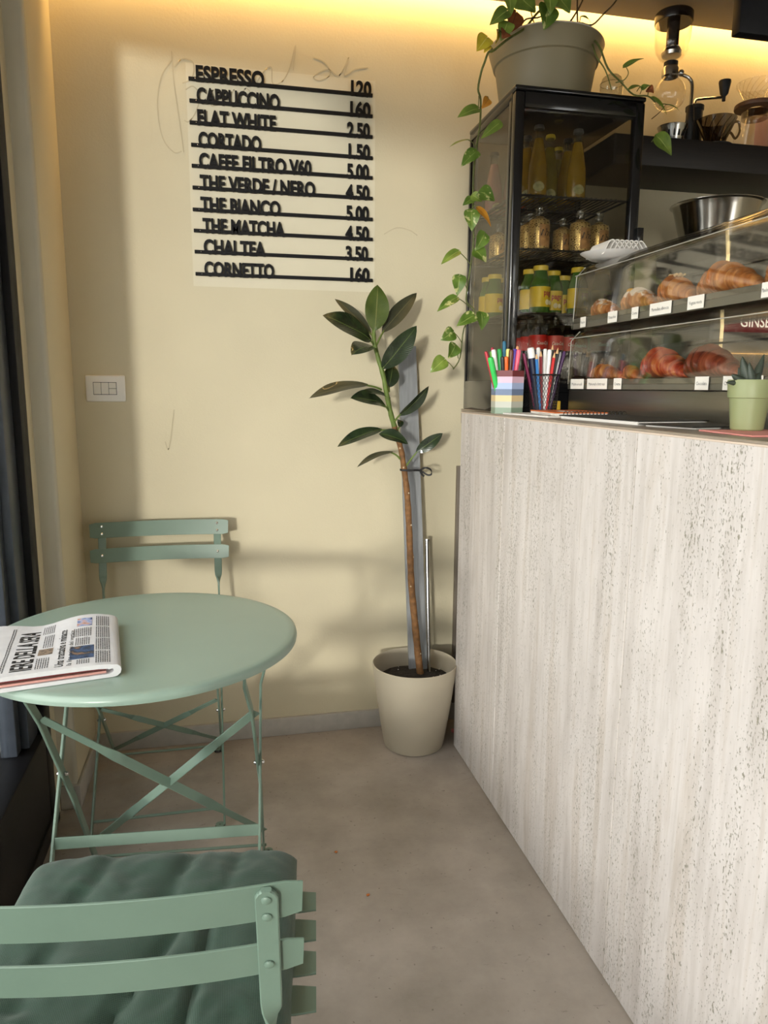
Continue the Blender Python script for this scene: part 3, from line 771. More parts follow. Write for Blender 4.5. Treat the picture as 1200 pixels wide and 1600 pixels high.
def drape(bm, u0, v0, lift=0.0005):
    """text bm (x along +v, y towards +u... letter tops to the paper's head) onto the top page"""
    for w in bm.verts:
        v = v0 + w.co.x; u = u0 + w.co.y
        w.co = npt(u, v, top_h(u, v) + lift + 0.0)
    return bm
def flat_text(s, size, u0, v0, m, name, bold=0.0, shear=0.0, width=None):
    t_ = text_bm(s, size, 0, bold, shear, res=2, width=width); drape(t_, u0, v0); obj(name, t_, m, nw, recalc=False)
flat_text('IERE DELLA SERA', 0.050, 0.152, 0.020, M_ink, 'masthead', 0.0012, width=0.24)
flat_text('Una trattativa e minacce', 0.022, 0.098, 0.015, M_ink, 'headline', 0.0003, 0.15, width=0.215)
flat_text('la lite prima del vertice', 0.013, 0.084, 0.015, M_ink, 'headline', 0.0, 0.15, width=0.20)
def quad(bm, u0, u1, v0, v1, n=6):
    G = [[bm.verts.new(npt(u0 + (u1 - u0) * i / n, v0 + (v1 - v0) * j / n, top_h(u0 + (u1 - u0) * i / n, v0 + (v1 - v0) * j / n) + 0.0004)) for j in range(n + 1)] for i in range(n + 1)]
    for i in range(n):
        for j in range(n): bm.faces.new((G[i][j], G[i + 1][j], G[i + 1][j + 1], G[i][j + 1]))
b = new(); rn = random.Random(5)
def column(u0, u1, v0, v1, dv=0.0040, gap=0.0):
    # text lines run along v, stacked along -u
    u = u1
    while u > u0:
        a = v0
        while a < v1 - 0.002:
            l = min(rn.uniform(0.004, 0.012), v1 - a); quad(b, u - 0.0019, u, a, a + l, 1); a += l + 0.0014
        u -= dv
for (u0, u1, v0, v1) in ((0.016, 0.042, 0.012, 0.078), (0.016, 0.042, 0.084, 0.150), (0.016, 0.042, 0.156, 0.222), (0.016, 0.042, 0.228, 0.296), (0.052, 0.075, 0.016, 0.040), (0.055, 0.080, 0.118, 0.165), (0.052, 0.085, 0.172, 0.222), (0.122, 0.146, 0.02, 0.075), (0.122, 0.140, 0.14, 0.22), (0.122, 0.146, 0.235, 0.29), (0.196, 0.204, 0.02, 0.28)):
    column(u0, u1, v0, v1)
obj('printed_text', b, M_grey_txt, nw, recalc=False)
def photo_mat(name, cols, sc):
    m = bpy.data.materials.new(name); m.use_nodes = True; nt = m.node_tree; n = nt.nodes
    tc = n.new('ShaderNodeTexCoord'); nz = n.new('ShaderNodeTexNoise'); nz.inputs['Scale'].default_value = sc; nz.inputs['Detail'].default_value = 3
    nt.links.new(tc.outputs['Object'], nz.inputs['Vector'])
    r = n.new('ShaderNodeValToRGB'); el = r.color_ramp.elements
    while len(el) < len(cols): el.new(0.5)
    for i, (e, c) in enumerate(zip(el, cols)): e.position = 0.3 + 0.4 * i / (len(cols) - 1); e.color = c
    nt.links.new(nz.outputs['Fac'], r.inputs[0]); nt.links.new(r.outputs[0], n['Principled BSDF'].inputs['Base Color']); n['Principled BSDF'].inputs['Roughness'].default_value = 0.7
    return m
b = new(); quad(b, 0.045, 0.088, 0.045, 0.112); obj('printed_picture', b, photo_mat('news_picture_crowd', [lin(28, 36, 56), lin(70, 92, 130), lin(44, 54, 66), lin(150, 118, 92)], 60), nw, recalc=False)
b = new(); quad(b, 0.050, 0.080, 0.235, 0.290); obj('printed_picture', b, photo_mat('news_picture_portrait', [lin(52, 66, 110), lin(160, 176, 214), lin(206, 160, 140), lin(40, 30, 40)], 50), nw, recalc=False)
b = new(); quad(b, 0.120, 0.146, 0.092, 0.132); obj('printed_picture', b, photo_mat('news_picture_small', [lin(60, 56, 50), lin(150, 130, 110), lin(90, 84, 76)], 70), nw, recalc=False)

# ================================================================== RUBBER PLANT
PC = V((0.628, 2.335, 0))
rp = thing('rubber_plant', 'tall single-stemmed rubber plant in a beige plastic pot beside the counter', 'plant', PC)
b = new()
lathe(b, [(0, 0.002), (0.098, 0.0), (0.104, 0.004), (0.108, 0.02), (0.124, 0.12), (0.135, 0.20), (0.1385, 0.233), (0.1405, 0.238), (0.144, 0.27), (0.1470, 0.296), (0.1475, 0.301), (0.1450, 0.304), (0.1425, 0.300), (0.137, 0.24), (0.134, 0.225), (0, 0.225)], PC, 64)
obj('pot', b, M_potbeige, rp)
b = new(); N = 26
lathe(b, [(0, 0.262), (0.05, 0.258), (0.10, 0.248), (0.135, 0.238), (0.136, 0.226), (0, 0.2255)], PC, 40)
for v in b.verts: v.co.z += 0.006 * mnoise.noise(v.co * 40)
for i in range(70):
    a, r = random.uniform(0, 2 * PI), random.uniform(0.0, 0.125); sph(b, PC + V((r * math.cos(a), r * math.sin(a), 0.252 - r * 0.06)), random.uniform(0.002, 0.006), 4)
obj('soil', b, M_soil, rp)
b = new()
for i in range(60):
    a, r = random.uniform(0, 2 * PI), random.uniform(0.02, 0.128); sph(b, PC + V((r * math.cos(a), r * math.sin(a), 0.258 - r * 0.07)), random.uniform(0.0010, 0.0022), 4)
obj('perlite', b, M_paper, rp)['kind'] = 'stuff'
PY = 2.335
trunk_px = [(657, 1062), (653, 1020), (648, 970), (643, 915), (641, 870), (639, 820), (636, 770), (631, 730), (626, 700), (618, 672), (611, 648), (604, 615), (599, 588), (591, 560), (585, 535), (584, 515)]
tp = [aty(x, y, PY + 0.01 * math.sin(i * 0.9)) for i, (x, y) in enumerate(trunk_px)]
tp[0].z = 0.245
tps = smooth_path(tp, 4)
cut = int(len(tps) * 0.62)
nr = len(tps)
rr = lambda i: 0.0128 - 0.0068 * (i / nr) + 0.0007 * math.sin(i * 2.1)
b = new(); tube(b, tps[:cut + 1], [rr(i) for i in range(cut + 1)], 12); obj('trunk', b, M_bark, rp)
b = new()
for i in range(4, cut, 4):
    a = random.uniform(PI, 2 * PI); sph(b, tps[i] + V((math.cos(a), math.sin(a), 0)) * rr(i) * 0.9, 0.0032, 5)
obj('leaf_scar', b, mat('pale_scar', lin(186, 168, 140), 0.8, var=0.1), rp)
b = new(); tube(b, tps[cut:], [rr(i) for i in range(cut, nr)], 12); obj('young_stem', b, M_stemg, rp)
def P(x, y, d=0.0): return aty(x, y, PY + d)
# stem point, petiole end (leaf base), tip, width px, depth offsets (base, tip), normal, material, fold, curl
LV = [((585, 525), (585, 517), (590, 445), 37, -0.005, 0.01, (0.1, -1, 0.1), M_lf2, 0.14, 0.0),
      ((584, 540), (580, 532), (507, 490), 34, -0.02, -0.09, (-0.15, -0.75, 0.65), M_lf, 0.16, 0.01),
      ((584, 530), (580, 522), (523, 467), 19, 0.02, 0.055, (0.35, -0.9, 0.25), M_lfb, 0.25, 0.0),
      ((587, 548), (583, 542), (552, 545), 30, -0.01, -0.075, (-0.1, -0.5, 0.85), M_lf, 0.12, 0.02),
      ((588, 540), (597, 520), (651, 458), 24, 0.015, 0.06, (-0.4, -0.8, -0.1), M_lfb, 0.3, 0.0),
      ((597, 588), (597, 576), (651, 509), 33, -0.015, -0.06, (0.35, -0.9, 0.2), M_lf, 0.18, 0.0),
      ((608, 612), (607, 606), (614, 570), 24, 0.02, 0.05, (0, -1, 0.2), M_lf, 0.15, 0.0),
      ((596, 609), (575, 601), (483, 617), 24, -0.02, -0.075, (-0.05, -0.45, 0.9), M_lfb, 0.2, 0.012),
      ((607, 642), (602, 634), (551, 618), 28, -0.02, -0.085, (0.1, -0.6, 0.75), M_lf, 0.22, 0.012),
      ((606, 636), (610, 622), (562, 612), 15, 0.005, -0.03, (0, -0.5, 0.9), M_lf, 0.2, 0.0),
      ((617, 658), (624, 649), (671, 604), 22, -0.02, -0.05, (0.5, -0.8, -0.2), M_lf, 0.3, 0.004),
      ((622, 670), (624, 668), (622, 655), 12, 0.03, 0.05, (0.3, -1, 0), M_lf, 0.2, 0.0),
      ((619, 674), (597, 671), (527, 694), 19, -0.02, -0.055, (-0.1, -0.6, 0.8), M_lf, 0.25, 0.012),
      ((622, 686), (592, 678), (638, 690), 17, -0.045, -0.075, (0.0, -0.75, 0.6), M_lf, 0.35, 0.012),
      ((634, 729), (650, 707), (692, 677), 19, -0.02, -0.03, (0.2, -0.9, 0.3), M_lf, 0.18, 0.006),
      ((625, 717), (614, 706), (557, 727), 12, -0.01, -0.035, (-0.1, -0.35, 0.95), M_lfb, 0.3, 0.008)]
for (s, a, t_, wpx, d0, d1, nrm, m, fo, cu_) in LV:
    A = P(*a, d0); T = P(*t_, d1); S_ = P(*s)
    w = wpx * 2.38 / FPX * (1.10 if nrm[1] < -0.78 else 1.38)
    b = new(); leaf(b, A, T, w, nrm, sag=0.008, fold=fo, curl=cu_)
    lf = obj('leaf', b, m, rp, recalc=False, sharp=80)
    b = new(); mid = (S_ + A) / 2 + V((0, -0.004, 0.004)); tube(b, bez(S_, mid, A + (T - A) * 0.06, 6), [0.0034, 0.0032, 0.003, 0.003, 0.0028, 0.0026, 0.0022], 8); obj('petiole', b, M_stemg, lf)

# board and chrome tube that stand in the pot, cable tie
b = new()
B0, B1 = aty(640, 1052, 2.385), aty(668, 1052, 2.385); T0, T1 = aty(622, 540, 2.462), aty(650, 540, 2.462)
B0.z = B1.z = 0.242; T0.z = T1.z = 1.388
prism(b, [B0, B1, T1, T0], V((0, 0.014, 0)))
tag(obj('support_board', b, M_board), 'long grey board leaning on the wall as a stake behind the rubber plant', 'board')
b = new(); A = aty(670, 1058, 2.350); A.z = 0.246; T = aty(667, 845, 2.425)
ctube = thing('chrome_tube', 'thin shiny chrome tube standing upright in the beige plant pot', 'tube', A)
tube(b, [A, T], 0.0062, 16); obj('shaft', b, mat('chrome', (0.42, 0.42, 0.43, 1), 0.12, metal=1.0, var=0.03), ctube)
b = new(); tube(b, [T, T + (T - A).normalized() * 0.006], 0.0085, 16); obj('cap', b, M_steel, ctube)
b = new()
c0 = aty(631, 734, PY); Lp = smooth_path([c0 + V((-0.009, -0.013, 0)), aty(640, 735, PY - 0.016), aty(655, 735, PY + 0.0), aty(660, 738, 2.43), aty(640, 735, 2.455), aty(628, 734, 2.40), c0 + V((-0.012, 0.004, 0)), c0 + V((-0.009, -0.013, 0))], 5)
bar(b, Lp, V((0, 0, 1)), 0.007, 0.0018)
bar(b, smooth_path([aty(655, 735, PY), aty(665, 731, PY - 0.02), aty(673, 734, PY - 0.02), aty(674, 741, PY - 0.018), aty(668, 742, PY - 0.012), aty(660, 737, PY - 0.004)], 5), V((0, 0.3, 1)), 0.006, 0.0016)
bar(b, smooth_path([aty(657, 737, PY - 0.002), aty(660, 742, PY - 0.01), aty(663, 744, PY - 0.012)], 5), V((1, 0, 0.3)), 0.007, 0.0016)
tag(obj('cable_tie', b, M_rubber), 'black strap tying the rubber plant stem to its grey board', 'tie')
b = new(); p = atz(704, 1152, 0); box(b, p + V((0.014, 0.03, 0.0)), p + V((0.036, 0.042, 0.012)), 0.003, 2); tag(obj('pink_scrap', b, mat('pink_rubber', lin(206, 120, 124), 0.6, var=0.1)), 'small pink scrap on the floor between pot and counter', 'scrap')
for (x, y, nm) in ((525, 1331, 'orange crumb on the floor farther from the near chair'), (575, 1398, 'orange crumb on the floor nearer the foot of the counter')):
    b = new(); p = atz(x, y, 0.003); sph(b, p, 0.0045, 5, (1, 0.7, 0.6))
    for v in b.verts: v.co += V((1, 1, 0)) * 0.0015 * mnoise.noise(v.co * 300)
    tag(obj('crumb', b, mat('orange_crumb', lin(190, 110, 50), 0.8, var=0.2)), nm, 'crumb', 'crumbs on the floor')

# ================================================================== GLASS FRIDGE
FX0, FX1, FY0, FY1, FZ0, FZ1 = 0.832, 1.238, 2.085, 2.482, CTOP, 2.092
fr = thing('display_fridge', 'black-framed glass drinks fridge standing on the end of the counter', 'fridge', ((FX0 + FX1) / 2, (FY0 + FY1) / 2, FZ0))
b = new(); box(b, (FX0, FY0 + 0.012, FZ0), (FX1, FY1, FZ0 + 0.098), 0.003); obj('plinth', b, M_fridge, fr)
b = new(); box(b, (FX0, FY0 + 0.03, FZ1 - 0.035), (FX1, FY1, FZ1 - 0.012), 0.003); box(b, (FX0 - 0.002, FY0, FZ1 - 0.014), (FX1 + 0.002, FY1, FZ1), 0.005, 3); obj('top_cap', b, M_fridge, fr)
for (x0, x1, y0, y1) in ((FX0, FX0 + 0.016, FY0 + 0.032, FY0 + 0.052), (FX1 - 0.016, FX1, FY0 + 0.032, FY0 + 0.052), (FX0, FX0 + 0.016, FY1 - 0.016, FY1), (FX1 - 0.016, FX1, FY1 - 0.016, FY1)):
    b = new(); box(b, (x0, y0, FZ0 + 0.07), (x1, y1, FZ1 - 0.03), 0.003); obj('corner_post', b, M_fridge, fr)
b = new(); box(b, (FX0, FY0, FZ0 + 0.06), (FX0 + 0.030, FY0 + 0.03, FZ1 - 0.016), 0.006, 3); box(b, (FX1 - 0.030, FY0, FZ0 + 0.06), (FX1, FY0 + 0.03, FZ1 - 0.016), 0.006, 3)
box(b, (FX0 + 0.028, FY0, FZ1 - 0.058), (FX1 - 0.028, FY0 + 0.03, FZ1 - 0.016), 0.004); box(b, (FX0 + 0.028, FY0, FZ0 + 0.06), (FX1 - 0.028, FY0 + 0.03, FZ0 + 0.10), 0.004)
dr = obj('door', b, M_fridge, fr)
b = new(); box(b, (FX0 + 0.028, FY0 + 0.012, FZ0 + 0.09), (FX1 - 0.028, FY0 + 0.016, FZ1 - 0.055)); obj('door_glass', b, G_fr, dr)
b = new(); box(b, (FX1 - 0.008, FY0 - 0.012, FZ0 + 0.50), (FX1 + 0.012, FY0 + 0.002, FZ0 + 0.55), 0.002); obj('hinge', b, M_fridge, dr)
for nm, a, c in (('side_glass', (FX0 + 0.004, FY0 + 0.052, FZ0 + 0.098), (FX0 + 0.008, FY1 - 0.016, FZ1 - 0.035)), ('side_glass', (FX1 - 0.008, FY0 + 0.052, FZ0 + 0.098), (FX1 - 0.004, FY1 - 0.016, FZ1 - 0.035)), ('back_glass', (FX0 + 0.016, FY1 - 0.008, FZ0 + 0.098), (FX1 - 0.016, FY1 - 0.004, FZ1 - 0.035))):
    b = new(); box(b, a, c); obj(nm, b, G_fr, fr)
for xx in (FX0 + 0.0185, FX1 - 0.0185):
    b = new(); box(b, (xx - 0.002, FY1 - 0.03, FZ0 + 0.075), (xx + 0.002, FY1 - 0.018, FZ1 - 0.04)); obj('shelf_rail', b, M_steel, fr)
SHZ = [1.815, 1.663, 1.478]
for z in SHZ:
    b = new()
    x0, x1, y0, y1 = FX0 + 0.024, FX1 - 0.024, FY0 + 0.040, FY1 - 0.032
    for (p, q) in (((x0, y0), (x1, y0)), ((x1, y0), (x1, y1)), ((x1, y1), (x0, y1)), ((x0, y1), (x0, y0))):
        tube(b, [(p[0], p[1], z - 0.006), (q[0], q[1], z - 0.006)], 0.0032, 6)
    tube(b, [(x0, (y0 + y1) / 2, z - 0.0075), (x1, (y0 + y1) / 2, z - 0.0075)], 0.003, 6)
    nn = 22
    for k in range(1, nn):
        x = x0 + (x1 - x0) * k / nn; tube(b, [(x, y0, z - 0.0025), (x, y1, z - 0.0025)], 0.0022, 5)
    obj('wire_shelf', b, M_wire, fr)

# bottles ---------------------------------------------------------
def lq(name, c, rough=0.12, tr=0.35):
    m = mat(name, c, rough, var=0.12, scale=25, coat=0.3)
    m.node_tree.nodes['Principled BSDF'].inputs['Transmission Weight'].default_value = tr
    return m
def wrap_text(s, size, R, zc, m, parent, bold=0.0, shear=0.0, ang=0.0, width=None):
    t_ = text_bm(s, size, 0, bold, shear, 'CENTER', 2, width)
    c = org(parent)
    for v in t_.verts:
        a = -PI / 2 + v.co.x / R + ang
        v.co = c + V((R * math.cos(a), R * math.sin(a), zc + v.co.y))
    o = obj('lettering', t_, m, parent, recalc=False); return o
BOT = {}
def patch(bm, R, a0, a1, z0, z1, oval=False, n=14):
    for i in range(n):
        q = []
        for k in (i, i + 1):
            f = k / n; a = -PI / 2 + a0 + (a1 - a0) * f
            hh = (z1 - z0) / 2 * (math.sin(PI * min(max(f, 0.02), 0.98)) ** 0.5 if oval else 1); zc = (z0 + z1) / 2
            q.append((V((R * math.cos(a), R * math.sin(a), zc - hh)), V((R * math.cos(a), R * math.sin(a), zc + hh))))
        bm.faces.new([bm.verts.new(p) for p in (q[0][0], q[1][0], q[1][1], q[0][1])])
    bmesh.ops.remove_doubles(bm, verts=bm.verts[:], dist=1e-5)
G_neck = glass('bottle_neck_glass', (0.86, 0.86, 0.82, 1), 0.14, 0.95, 0.06)
def proto(kind):
    t = thing('drinks_bottle', 'x y z bottle', 'bottle', (0, 0, 0)); C0 = (0, 0, 0)
    if kind.startswith('soda'):
        c = {'soda_yellow': lin(196, 158, 52), 'soda_lemon': lin(178, 164, 74), 'soda_orange': lin(214, 96, 30), 'soda_pink': lin(206, 140, 132)}[kind]
        b = new(); lathe(b, [(0, 0), (0.027, 0), (0.0285, 0.004), (0.0285, 0.055), (0.027, 0.085), (0.020, 0.125), (0.0135, 0.155), (0.0125, 0.160)], C0, 24); obj('body', b, lq('liquid_' + kind, c, 0.12, 0.45), t)
        b = new(); lathe(b, [(0.0122, 0.160), (0.0118, 0.186), (0.0135, 0.188), (0.0135, 0.192), (0, 0.192)], C0, 20); obj('neck', b, G_neck, t)
        b = new(); lathe(b, [(0.0150, 0.186), (0.0155, 0.190), (0.0130, 0.1975), (0, 0.1985)], C0, 21); obj('cap', b, M_capy if kind == 'soda_lemon' else M_cocap, t)
        b = new(); patch(b, 0.0288, -0.62, 0.62, 0.008, 0.036, True); lb = obj('paper_label', b, mat('soda_label', lin(180, 176, 120), 0.5, var=0.3, scale=90), t, recalc=False)
    elif kind == 'gold':
        b = new(); lathe(b, [(0, 0), (0.030, 0), (0.0315, 0.004), (0.0315, 0.076), (0.0295, 0.084), (0.018, 0.089), (0.0125, 0.094)], C0, 24); obj('body', b, gold_m, t)
        b = new(); lathe(b, [(0.0122, 0.096), (0.0115, 0.108), (0.0138, 0.112), (0.0138, 0.1195), (0.012, 0.121), (0, 0.121)], C0, 20); obj('stopper', b, G_neck, t)
        b = new(); pts = []
        for a in range(-3, 12): pts.append(a)
        R = 0.0318
        for a0, a1 in zip(pts, pts[1:]):
            A0, A1 = -PI / 2 + 0.1 * a0, -PI / 2 + 0.1 * a1
            b.faces.new([b.verts.new((R * math.cos(q), R * math.sin(q), z)) for q, z in ((A0, 0.006), (A1, 0.006), (A1, 0.068), (A0, 0.068))])
        bmesh.ops.remove_doubles(b, verts=b.verts[:], dist=1e-5)
        lb = obj('paper_label', b, mat('amber_label', lin(188, 140, 84), 0.4, var=0.3, scale=60), t, recalc=False)
        wrap_text('The', 0.030, 0.0321, 0.036, M_ink, lb, 0.0003, 0.35, 0.35)
    elif kind == 'green':
        b = new(); lathe(b, [(0, 0), (0.0295, 0), (0.031, 0.004), (0.031, 0.082), (0.0285, 0.094), (0.022, 0.112), (0.0195, 0.122), (0.0195, 0.128), (0, 0.128)], C0, 24); obj('body', b, lq('green_glass', lin(72, 118, 42), 0.1, 0.2), t)
        b = new(); lathe(b, [(0.0225, 0.124), (0.0230, 0.126), (0.0230, 0.137), (0.0215, 0.139), (0, 0.139)], C0, 30); obj('cap', b, M_capy, t)
        b = new(); lathe(b, [(0.0314, 0.016), (0.0314, 0.076)], C0, 32); lb = obj('paper_label', b, M_yel, t)
        wrap_text('pago', 0.024, 0.0318, 0.050, mat('magenta_print', lin(176, 30, 70), 0.5, var=0.03), lb, 0.0006, 0, 0.3, 0.036)
        b = new()
        for (a, z, r) in ((0.15, 0.030, 0.0085), (0.55, 0.029, 0.0075)):
            q = -PI / 2 + a; cc = V((0.0312 * math.cos(q), 0.0312 * math.sin(q), z)); sph(b, cc, r, 6, (0.9, 0.12 + 0.3 * abs(a), 1))
        obj('fruit_print', b, mat('pale_fruit_print', lin(238, 226, 186), 0.5, var=0.15, scale=80), lb)
    elif kind == 'cola':
        b = new(); lathe(b, [(0, 0), (0.027, 0), (0.029, 0.006), (0.0275, 0.035), (0.0265, 0.055), (0.029, 0.085), (0.0295, 0.118), (0.0275, 0.138), (0.017, 0.160)], C0, 24); obj('body', b, mat('dark_cola', (0.012, 0.006, 0.004, 1), 0.08, coat=0.5, var=0.2), t)
        b = new(); lathe(b, [(0.0168, 0.160), (0.0125, 0.182), (0.0118, 0.195), (0.0138, 0.198), (0.0138, 0.203), (0, 0.203)], C0, 20); obj('neck', b, G_neck, t)
        b = new(); lathe(b, [(0.0150, 0.197), (0.0155, 0.201), (0.0130, 0.2085), (0, 0.2095)], C0, 21); obj('cap', b, M_cocap, t)
        b = new(); lathe(b, [(0.0297, 0.092), (0.0302, 0.118), (0.0284, 0.136)], C0, 28); lb = obj('paper_label', b, M_liner, t)
        wrap_text('Coca-Cola', 0.0145, 0.0309, 0.107, M_label, lb, 0.0001, 0.3, 0.15, 0.040)
    return t
gold_m = bpy.data.materials.new('gold_flecked_glass'); gold_m.use_nodes = True
_n = gold_m.node_tree.nodes; _l = gold_m.node_tree.links.new; _b = _n['Principled BSDF']
_tc = _n.new('ShaderNodeTexCoord'); _v = _n.new('ShaderNodeTexVoronoi'); _v.inputs['Scale'].default_value = 190
_l(_tc.outputs['Object'], _v.inputs['Vector'])
_r = _n.new('ShaderNodeValToRGB'); _r.color_ramp.elements[0].position = 0.28; _r.color_ramp.elements[0].color = lin(84, 56, 24); _r.color_ramp.elements[1].position = 0.40; _r.color_ramp.elements[1].color = lin(216, 184, 116)
_l(_v.outputs['Distance'], _r.inputs[0]); _l(_r.outputs[0], _b.inputs['Base Color']); _b.inputs['Metallic'].default_value = 0.55; _b.inputs['Roughness'].default_value = 0.28

ORD = ['first', 'second', 'third', 'fourth', 'fifth', 'sixth', 'seventh', 'eighth', 'ninth', 'tenth']
PLACED = []
def put(kind, spots, z, label, group, pyy):
    spots = sorted(spots, key=lambda q: q[0])
    for i, (px_, Y) in enumerate(spots):
        if kind not in BOT: o = BOT[kind] = proto(kind)
        else: o = copy_tree(BOT[kind])
        p = aty(px_, pyy, Y)
        X_ = min(max(p.x, FX0 + 0.045), FX1 - 0.045); Y_ = Y
        for _ in range(40):
            hit = [q for q in PLACED if q[2] == z and math.hypot(q[0] - X_, q[1] - Y_) < 0.0645]
            if not hit: break
            Y_ += 0.006; X_ += 0.0016 * (1 if X_ >= hit[0][0] else -1); X_ = min(max(X_, FX0 + 0.045), FX1 - 0.045); Y_ = min(Y_, FY1 - 0.05)
        PLACED.append((X_, Y_, z)); o.location = (X_, Y_, z)
        o.rotation_euler = (0, 0, random.uniform(-0.25, 0.25))
        lab = label.replace('#', ORD[i] if len(spots) > 1 else 'single').replace('single ', '')
        tag(o, lab, 'bottle', group)
z1, z2, z3, z4 = SHZ[0], SHZ[1], SHZ[2], FZ0 + 0.099
put('soda_yellow', [(840, 2.155), (822, 2.25), (901, 2.160), (886, 2.245)], z1, '# from the left of the amber soda bottles on the top fridge shelf', 'soda bottles on the top fridge shelf', 270)
put('soda_lemon', [(858, 2.225)], z1, 'cloudy lemon soda bottle with yellow cap on the top fridge shelf', 'soda bottles on the top fridge shelf', 270)
put('soda_lemon', [(871, 2.33)], z1, 'lemon soda bottle at the back of the top fridge shelf', 'soda bottles on the top fridge shelf', 270)
put('soda_orange', [(811, 2.33)], z1, 'orange soda bottle behind the fridge door post on the top shelf', 'soda bottles on the top fridge shelf', 270)
put('soda_pink', [(772, 2.425), (785, 2.395)], z1, '# from the left of the pink soda bottles behind the fridge side glass', 'soda bottles on the top fridge shelf', 270)
put('gold', [(843, 2.155), (907, 2.165), (936, 2.185)], z2, '# from the left of the gold-flecked tea bottles along the front of the second shelf', 'gold tea bottles on the second fridge shelf', 350)
put('gold', [(880, 2.27), (828, 2.235), (815, 2.31), (780, 2.40)], z2, '# from the left of the gold-flecked tea bottles at the back of the second shelf', 'gold tea bottles on the second fridge shelf', 350)
put('green', [(844, 2.160), (903, 2.165), (940, 2.185)], z3, '# from the left of the green juice bottles along the front of the third shelf', 'green juice bottles on the third fridge shelf', 450)
put('green', [(828, 2.235), (864, 2.245), (886, 2.25), (880, 2.335), (763, 2.43), (773, 2.36), (785, 2.30)], z3, '# from the left of the green juice bottles behind the front ones, third shelf', 'green juice bottles on the third fridge shelf', 450)
put('cola', [(841, 2.160), (868, 2.160), (889, 2.22), (914, 2.165), (938, 2.175)], z4, '# from the left of the dark cola bottles along the front of the bottom shelf', 'cola bottles at the bottom of the fridge', 530)
put('cola', [(827, 2.235), (857, 2.24), (816, 2.31)], z4, '# from the left of the dark cola bottles behind the front ones, bottom shelf', 'cola bottles at the bottom of the fridge', 530)

# ================================================================== POTHOS ON THE FRIDGE
KC = V((1.000, 2.275, FZ1))
po = thing('potted_pothos', 'trailing pothos in an olive grey plastic pot on top of the fridge', 'plant', KC)
b = new(); h0 = 0.180
lathe(b, [(0, 0.0), (0.128, 0.0), (0.133, 0.006), (0.151, 0.118), (0.1525, 0.124), (0.158, 0.127), (0.174, h0 - 0.004), (0.173, h0), (0.168, h0), (0.150, 0.128), (0.148, 0.124), (0, 0.124)], KC, 64); obj('pot', b, M_oldpot, po)
b = new(); lathe(b, [(0.1705, h0 + 0.0004), (0.1690, h0 + 0.006), (0.160, h0 + 0.006), (0.148, 0.14), (0.147, 0.126), (0.150, 0.130), (0.1655, h0 + 0.0004)], KC, 64); obj('liner', b, M_cream, po)
b = new(); lathe(b, [(0, 0.155), (0.10, 0.15), (0.1480, 0.142), (0.147, 0.132), (0, 0.132)], KC, 36)
for v in b.verts: v.co.z += 0.006 * mnoise.noise(v.co * 40)
obj('soil', b, M_soil, po)
def vine(pp, r, m, name='vine'):
    pts = smooth_path([aty(x, y, Y) for x, y, Y in pp], 4)
    b = new(); tube(b, pts, [r * (1 - 0.45 * i / len(pts)) for i in range(len(pts))], 7); return obj(name, b, m, po)
vine([(850, 12, 2.24), (838, 22, 2.22), (820, 44, 2.16), (795, 60, 2.12), (771, 79, 2.10), (763, 82, 2.10), (757, 98, 2.12), (752, 112, 2.13), (747, 139, 2.14), (751, 156, 2.15), (750, 195, 2.16), (745, 227, 2.16), (740, 271, 2.17), (739, 321, 2.18), (740, 375, 2.18), (736, 411, 2.18), (729, 459, 2.19), (730, 473, 2.19), (741, 487, 2.19), (725, 513, 2.20), (719, 558, 2.20), (708, 577, 2.20)], 0.0036, M_vine)
vine([(905, 45, 2.26), (918, 54, 2.20), (936, 72, 2.10), (950, 107, 2.06), (969, 127, 2.06), (990, 148, 2.055), (1012, 150, 2.05), (1024, 160, 2.045)], 0.0034, M_vine)
vine([(926, 70, 2.12), (932, 88, 2.09), (946, 110, 2.07), (956, 141, 2.06)], 0.0026, M_vine)
vine([(903, 48, 2.26), (902, 10, 2.25), (903, -40, 2.25)], 0.003, M_twig, 'twig')
vine([(884, 44, 2.24), (900, 20, 2.22), (912, -4, 2.2), (922, -40, 2.2)], 0.003, M_twig, 'twig')
vine([(884, 44, 2.24), (905, 36, 2.2), (925, 39, 2.18), (945, 20, 2.16), (962, 2, 2.15), (980, -30, 2.15)], 0.0032, M_twig, 'twig')
vine([(812, 44, 2.24), (822, 30, 2.2), (845, 26, 2.17), (853, 8, 2.15), (858, -20, 2.15)], 0.0026, M_twig, 'twig')
vine([(838, 45, 2.26), (830, 20, 2.24), (826, -20, 2.24)], 0.0022, M_vine, 'twig')
vine([(793, 55, 2.2), (794, 20, 2.2), (790, -30, 2.2)], 0.0022, M_vine, 'twig')
vine([(962, 129, 2.06), (975, 125, 2.04), (982, 114, 2.03), (977, 103, 2.03)], 0.0018, M_vine)
vine([(1018, 186, 2.06), (1030, 176, 2.05), (1040, 164, 2.04)], 0.0014, M_twig, 'twig')
